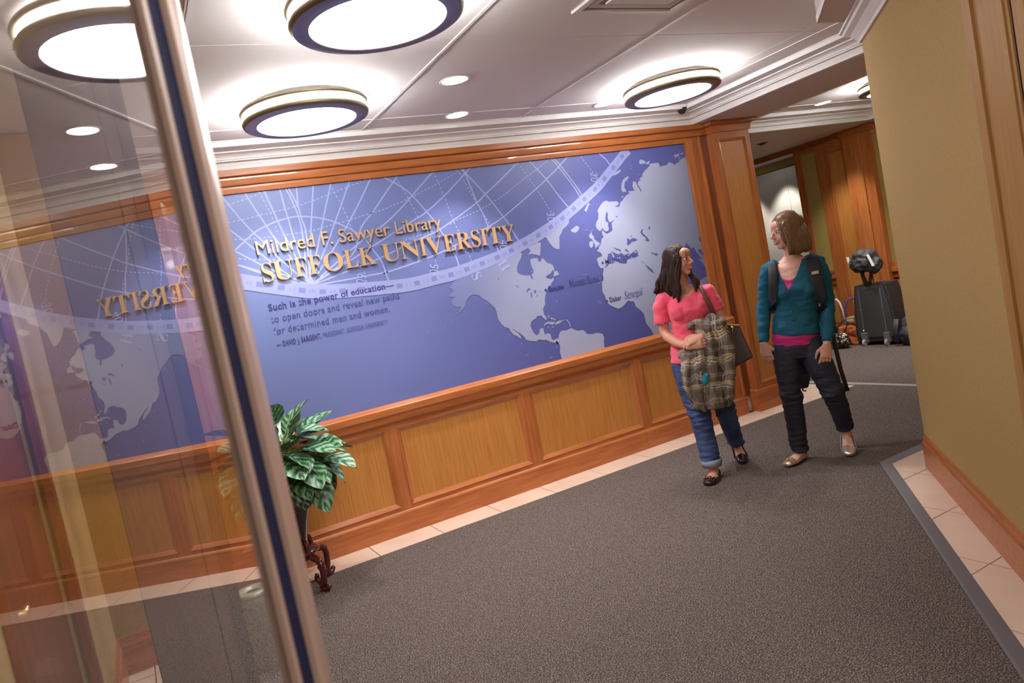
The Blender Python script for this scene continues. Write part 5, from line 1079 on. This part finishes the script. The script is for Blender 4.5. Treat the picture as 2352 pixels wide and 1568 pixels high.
# magenta top under a teal cardigan
teal = mat('teal_knit', (0.002, 0.088, 0.165), 0.8, col2=(0.003, 0.12, 0.215), nscale=9); mag = mat('magenta_jersey', (0.52, 0.018, 0.19), 0.7)
t = MB()
t.tube([V(0.082, 0.002, 0.872), V(0.092, 0.004, 0.95), V(0.108, 0.006, 1.02), V(0.118, 0.010, 1.09), V(0.126, 0.020, 1.165), V(0.130, 0.012, 1.23), V(0.134, 0, 1.310), V(0.136, -0.005, 1.362)], [(0.150, 0.118), (0.142, 0.108), (0.128, 0.094), (0.136, 0.100), (0.150, 0.118), (0.152, 0.104), (0.146, 0.086), (0.085, 0.060)], 28, up=(0, 1, 0))
t.ball(V(0.062, 0.082, 1.160), (0.062, 0.050, 0.060)); t.ball(V(0.190, 0.082, 1.155), (0.062, 0.050, 0.060))
for A_ in (armL, armR): t.tube(A_[:-1] + [A_[-1].lerp(A_[-2], 0.25)], [0.050, 0.054, 0.050, 0.044, 0.042, 0.034, 0.031], 18)
tmp = fused(t, 'cardigan', teal, None, 0.0052, 4, disp=folds(0.008, 20, 10, 7.0))
def vee(c, n):
    if c.z > 1.352: return abs(c.x - 0.137) < 0.09
    if c.y > -0.01: return False
    t_ = (c.z - 1.170) / 0.182
    return c.z > 1.170 and 0.078 + 0.01 * t_ - (0.062 * t_ ** 0.8) < c.x < 0.078 + 0.115 * t_ ** 0.9
split_faces(tmp, lambda c, n: not vee(c, n), 'cardigan', teal, w2, 0.0045)
def inner(c, n): return vee(c, n) and c.z < 1.236 + 9.0 * (c.x - 0.095) ** 2
split_faces(tmp, inner, 'inner_top', mag, w2, 0.0015)
split_faces(tmp, lambda c, n: vee(c, n) and not inner(c, n), 'chest_skin', skin2, w2)
bpy.data.objects.remove(tmp)
u = MB().tube([V(0.072, 0, 0.795), V(0.076, 0.002, 0.84), V(0.084, 0.002, 0.89)], [(0.152, 0.112), (0.150, 0.114), (0.146, 0.112)], 28, up=(0, 1, 0))
fused(u, 'inner_top_hem', mag, w2, 0.006, 3, disp=folds(0.006, 50, 6, 2.0))
for k in range(5): MB().ball(V(0.082 - 0.002 * k, 0.128 - 0.003 * k, 1.145 - 0.058 * k), (0.006, 0.003, 0.006), 10, 6).build('button', mat('teal_button', (0.004, 0.06, 0.09), 0.3), w2, smooth=True)
navy = mat('dark_navy_denim', (0.012, 0.014, 0.030), 0.75, col2=(0.018, 0.021, 0.042), nscale=16)
j = MB(); j.tube([V(0.080, 0, 0.84), V(0.076, 0, 0.78), V(0.076, 0, 0.71)], [(0.140, 0.105), (0.154, 0.118), (0.144, 0.11)], 22, up=(0, 1, 0))
j.tube(legL2[:-2] + [V(-0.020, 0.03, 0.15), V(-0.022, 0.025, 0.075)], [0.098, 0.088, 0.070, 0.064, 0.062, 0.060], 20); j.tube(legR2[:-2] + [V(0.282, -0.03, 0.215), V(0.288, -0.045, 0.175)], [0.098, 0.088, 0.072, 0.064, 0.058, 0.056], 20)
fused(j, 'trousers', navy, w2, 0.0055, 4, disp=folds(0.007, 34, 9, 5.0, kneeband))
gold = mat('metallic_gold_leather', (0.72, 0.55, 0.40), 0.3, metal=0.75, bump=0.3, nscale=45)
silv = mat('metallic_silver_leather', (0.75, 0.68, 0.64), 0.28, metal=0.75, bump=0.3, nscale=45)
shoe(w2, gL, gold); shoe(w2, gR, silv)
MB().ball(V(-0.108, 0.15, 0.055), (0.010, 0.006, 0.006), 10, 6).build('shoe_bow', gold, w2, smooth=True)
# bracelet
MB().tube([V(0.254 + 0.030 * math.cos(t_), 0.114 + 0.028 * math.sin(t_), 0.795 + 0.004 * math.cos(t_ * 2)) for t_ in [2 * PI * k / 16 for k in range(17)]], 0.0035, 6).build('bracelet', chrome, w2, smooth=True)
# hair
lthair = mat('light_brown_hair', (0.10, 0.050, 0.024), 0.4, col2=(0.22, 0.12, 0.06), scale=(70, 70, 4), nscale=3, lo=0.3, hi=0.7)
h = MB(); R2 = T2.to_3x3()
h.ball(T2 @ Vector((0, -0.030, 0.040)), (0.088, 0.104, 0.090), 24, 16, rot=R2)
h.ball(T2 @ Vector((-0.066, -0.006, -0.02)), (0.028, 0.078, 0.10), 16, 12, rot=R2); h.ball(T2 @ Vector((0.066, -0.02, -0.02)), (0.028, 0.065, 0.10), 16, 12, rot=R2)
h.ball(T2 @ Vector((0, -0.078, -0.03)), (0.080, 0.062, 0.125), 16, 12, rot=R2)
h.ball(T2 @ Vector((-0.050, -0.045, -0.095)), (0.045, 0.07, 0.06), 16, 12, rot=R2)
fused(h, 'hair', lthair, w2, 0.005, 3, disp=lambda co, n: n * 0.004 * noise.noise(Vector((co.x * 40, co.y * 40, co.z * 6))))
for k in range(30):
    v = k / 29; ang = -0.25 + 3.3 * v
    sx_, sy_ = -0.082 * math.cos(ang * 0.9), 0.050 - 0.0
    p0 = Vector((-0.080 * math.cos(ang - 0.25), 0.045 - 0.135 * math.sin(max(0, min(PI / 2, ang * 0.62))), 0.03 + rr.uniform(-0.02, 0.03)))
    p0 = Vector((-0.076 + 0.150 * max(0, (v - 0.45) / 0.55), 0.050 - 0.140 * min(1, v / 0.45), 0.015 + rr.uniform(-0.02, 0.02)))
    p1 = p0 + Vector((-0.010 if v < 0.5 else 0.0, -0.012, -0.085)); p2 = Vector((p0.x * 0.98 - 0.004, p0.y - 0.010, -0.150 + rr.uniform(-0.012, 0.012)))
    lock([T2 @ p0, T2 @ p1, T2 @ p2], 0.0150, 0.010, w2, lthair, wave=0.002)
for k in range(6):
    p0 = Vector((-0.03 - 0.008 * k, 0.058 - 0.004 * k, 0.075 - 0.006 * k)); p1 = Vector((-0.068, 0.062 - 0.004 * k, 0.02)); p2 = Vector((-0.074, 0.050 - 0.006 * k, -0.07)); 
    lock([T2 @ p0, T2 @ p1, T2 @ p2], 0.011, 0.005, w2, lthair, wave=0.002)
face_parts(T2, w2, mat('light_brown_hair', (0, 0, 0)), side=-1)
# backpack on her back
bk = empty('worn_backpack', w2.location, w2.rotation_euler.z); tag(bk, 'black backpack worn by the woman in teal, with dark straps on her shoulders', 'backpack')
m = MB().box(0.02, 0.25, 0.125, 0.24, 0.92, 1.28).ball(V(0.135, -0.18, 1.26), (0.11, 0.06, 0.07))
fused(m, 'body', blk, bk, 0.008, 8, disp=fold(0.012, 12))
MB().tube([V(0.020, -0.12, 1.32), V(0.012, -0.04, 1.372), V(0.006, 0.050, 1.352), V(-0.002, 0.098, 1.28), V(-0.012, 0.115, 1.20), V(-0.032, 0.090, 1.12), V(-0.04, 0.03, 1.06), V(-0.03, -0.08, 1.02)], (0.030, 0.007), 12, up=(0, -0.7, 0.7)).build('shoulder_strap', mat('black_strap_webbing', (0.014, 0.014, 0.022), 0.7), bk, smooth=True)
MB().tube([V(0.245, -0.12, 1.31), V(0.250, -0.04, 1.365), V(0.252, 0.050, 1.345), V(0.255, 0.100, 1.27), V(0.255, 0.118, 1.18), V(0.262, 0.100, 1.08), V(0.268, 0.03, 1.0), V(0.25, -0.08, 0.96)], (0.042, 0.007), 12, up=(0, -0.7, 0.7)).build('shoulder_strap', mat('black_strap_webbing', (0.014, 0.014, 0.022), 0.7), bk, smooth=True)
MB().box(0.232, 0.274, -0.126, -0.112, 1.245, 1.264).build('strap_label', mat('pale_woven_label', (0.55, 0.47, 0.36), 0.7), bk)
MB().tube([V(0.25, -0.16, 1.00), V(0.30, -0.16, 0.90), V(0.315, -0.15, 0.72), V(0.325, -0.15, 0.55), V(0.345, -0.15, 0.40)], (0.014, 0.003), 8, up=(0, 1, 0)).build('dangling_strap', blk, bk, smooth=True)
m = MB().tube([V(0.12, -0.20, 0.95), V(0.10, -0.20, 0.75), V(0.085, -0.20, 0.55), V(0.08, -0.20, 0.45)], [(0.06, 0.03), (0.055, 0.03), (0.042, 0.025), (0.03, 0.015)], 14)
fused(m, 'hanging_pouch', blk, bk, 0.007, 4, disp=fold(0.01, 14))
MB().tube([V(0.052, -0.185, 0.66), V(0.052, -0.185, 0.50), V(0.066, -0.185, 0.435), V(0.085, -0.185, 0.43)], 0.006, 8).build('red_piping', mat('red_piping', (0.45, 0.03, 0.06), 0.5), bk, smooth=True)
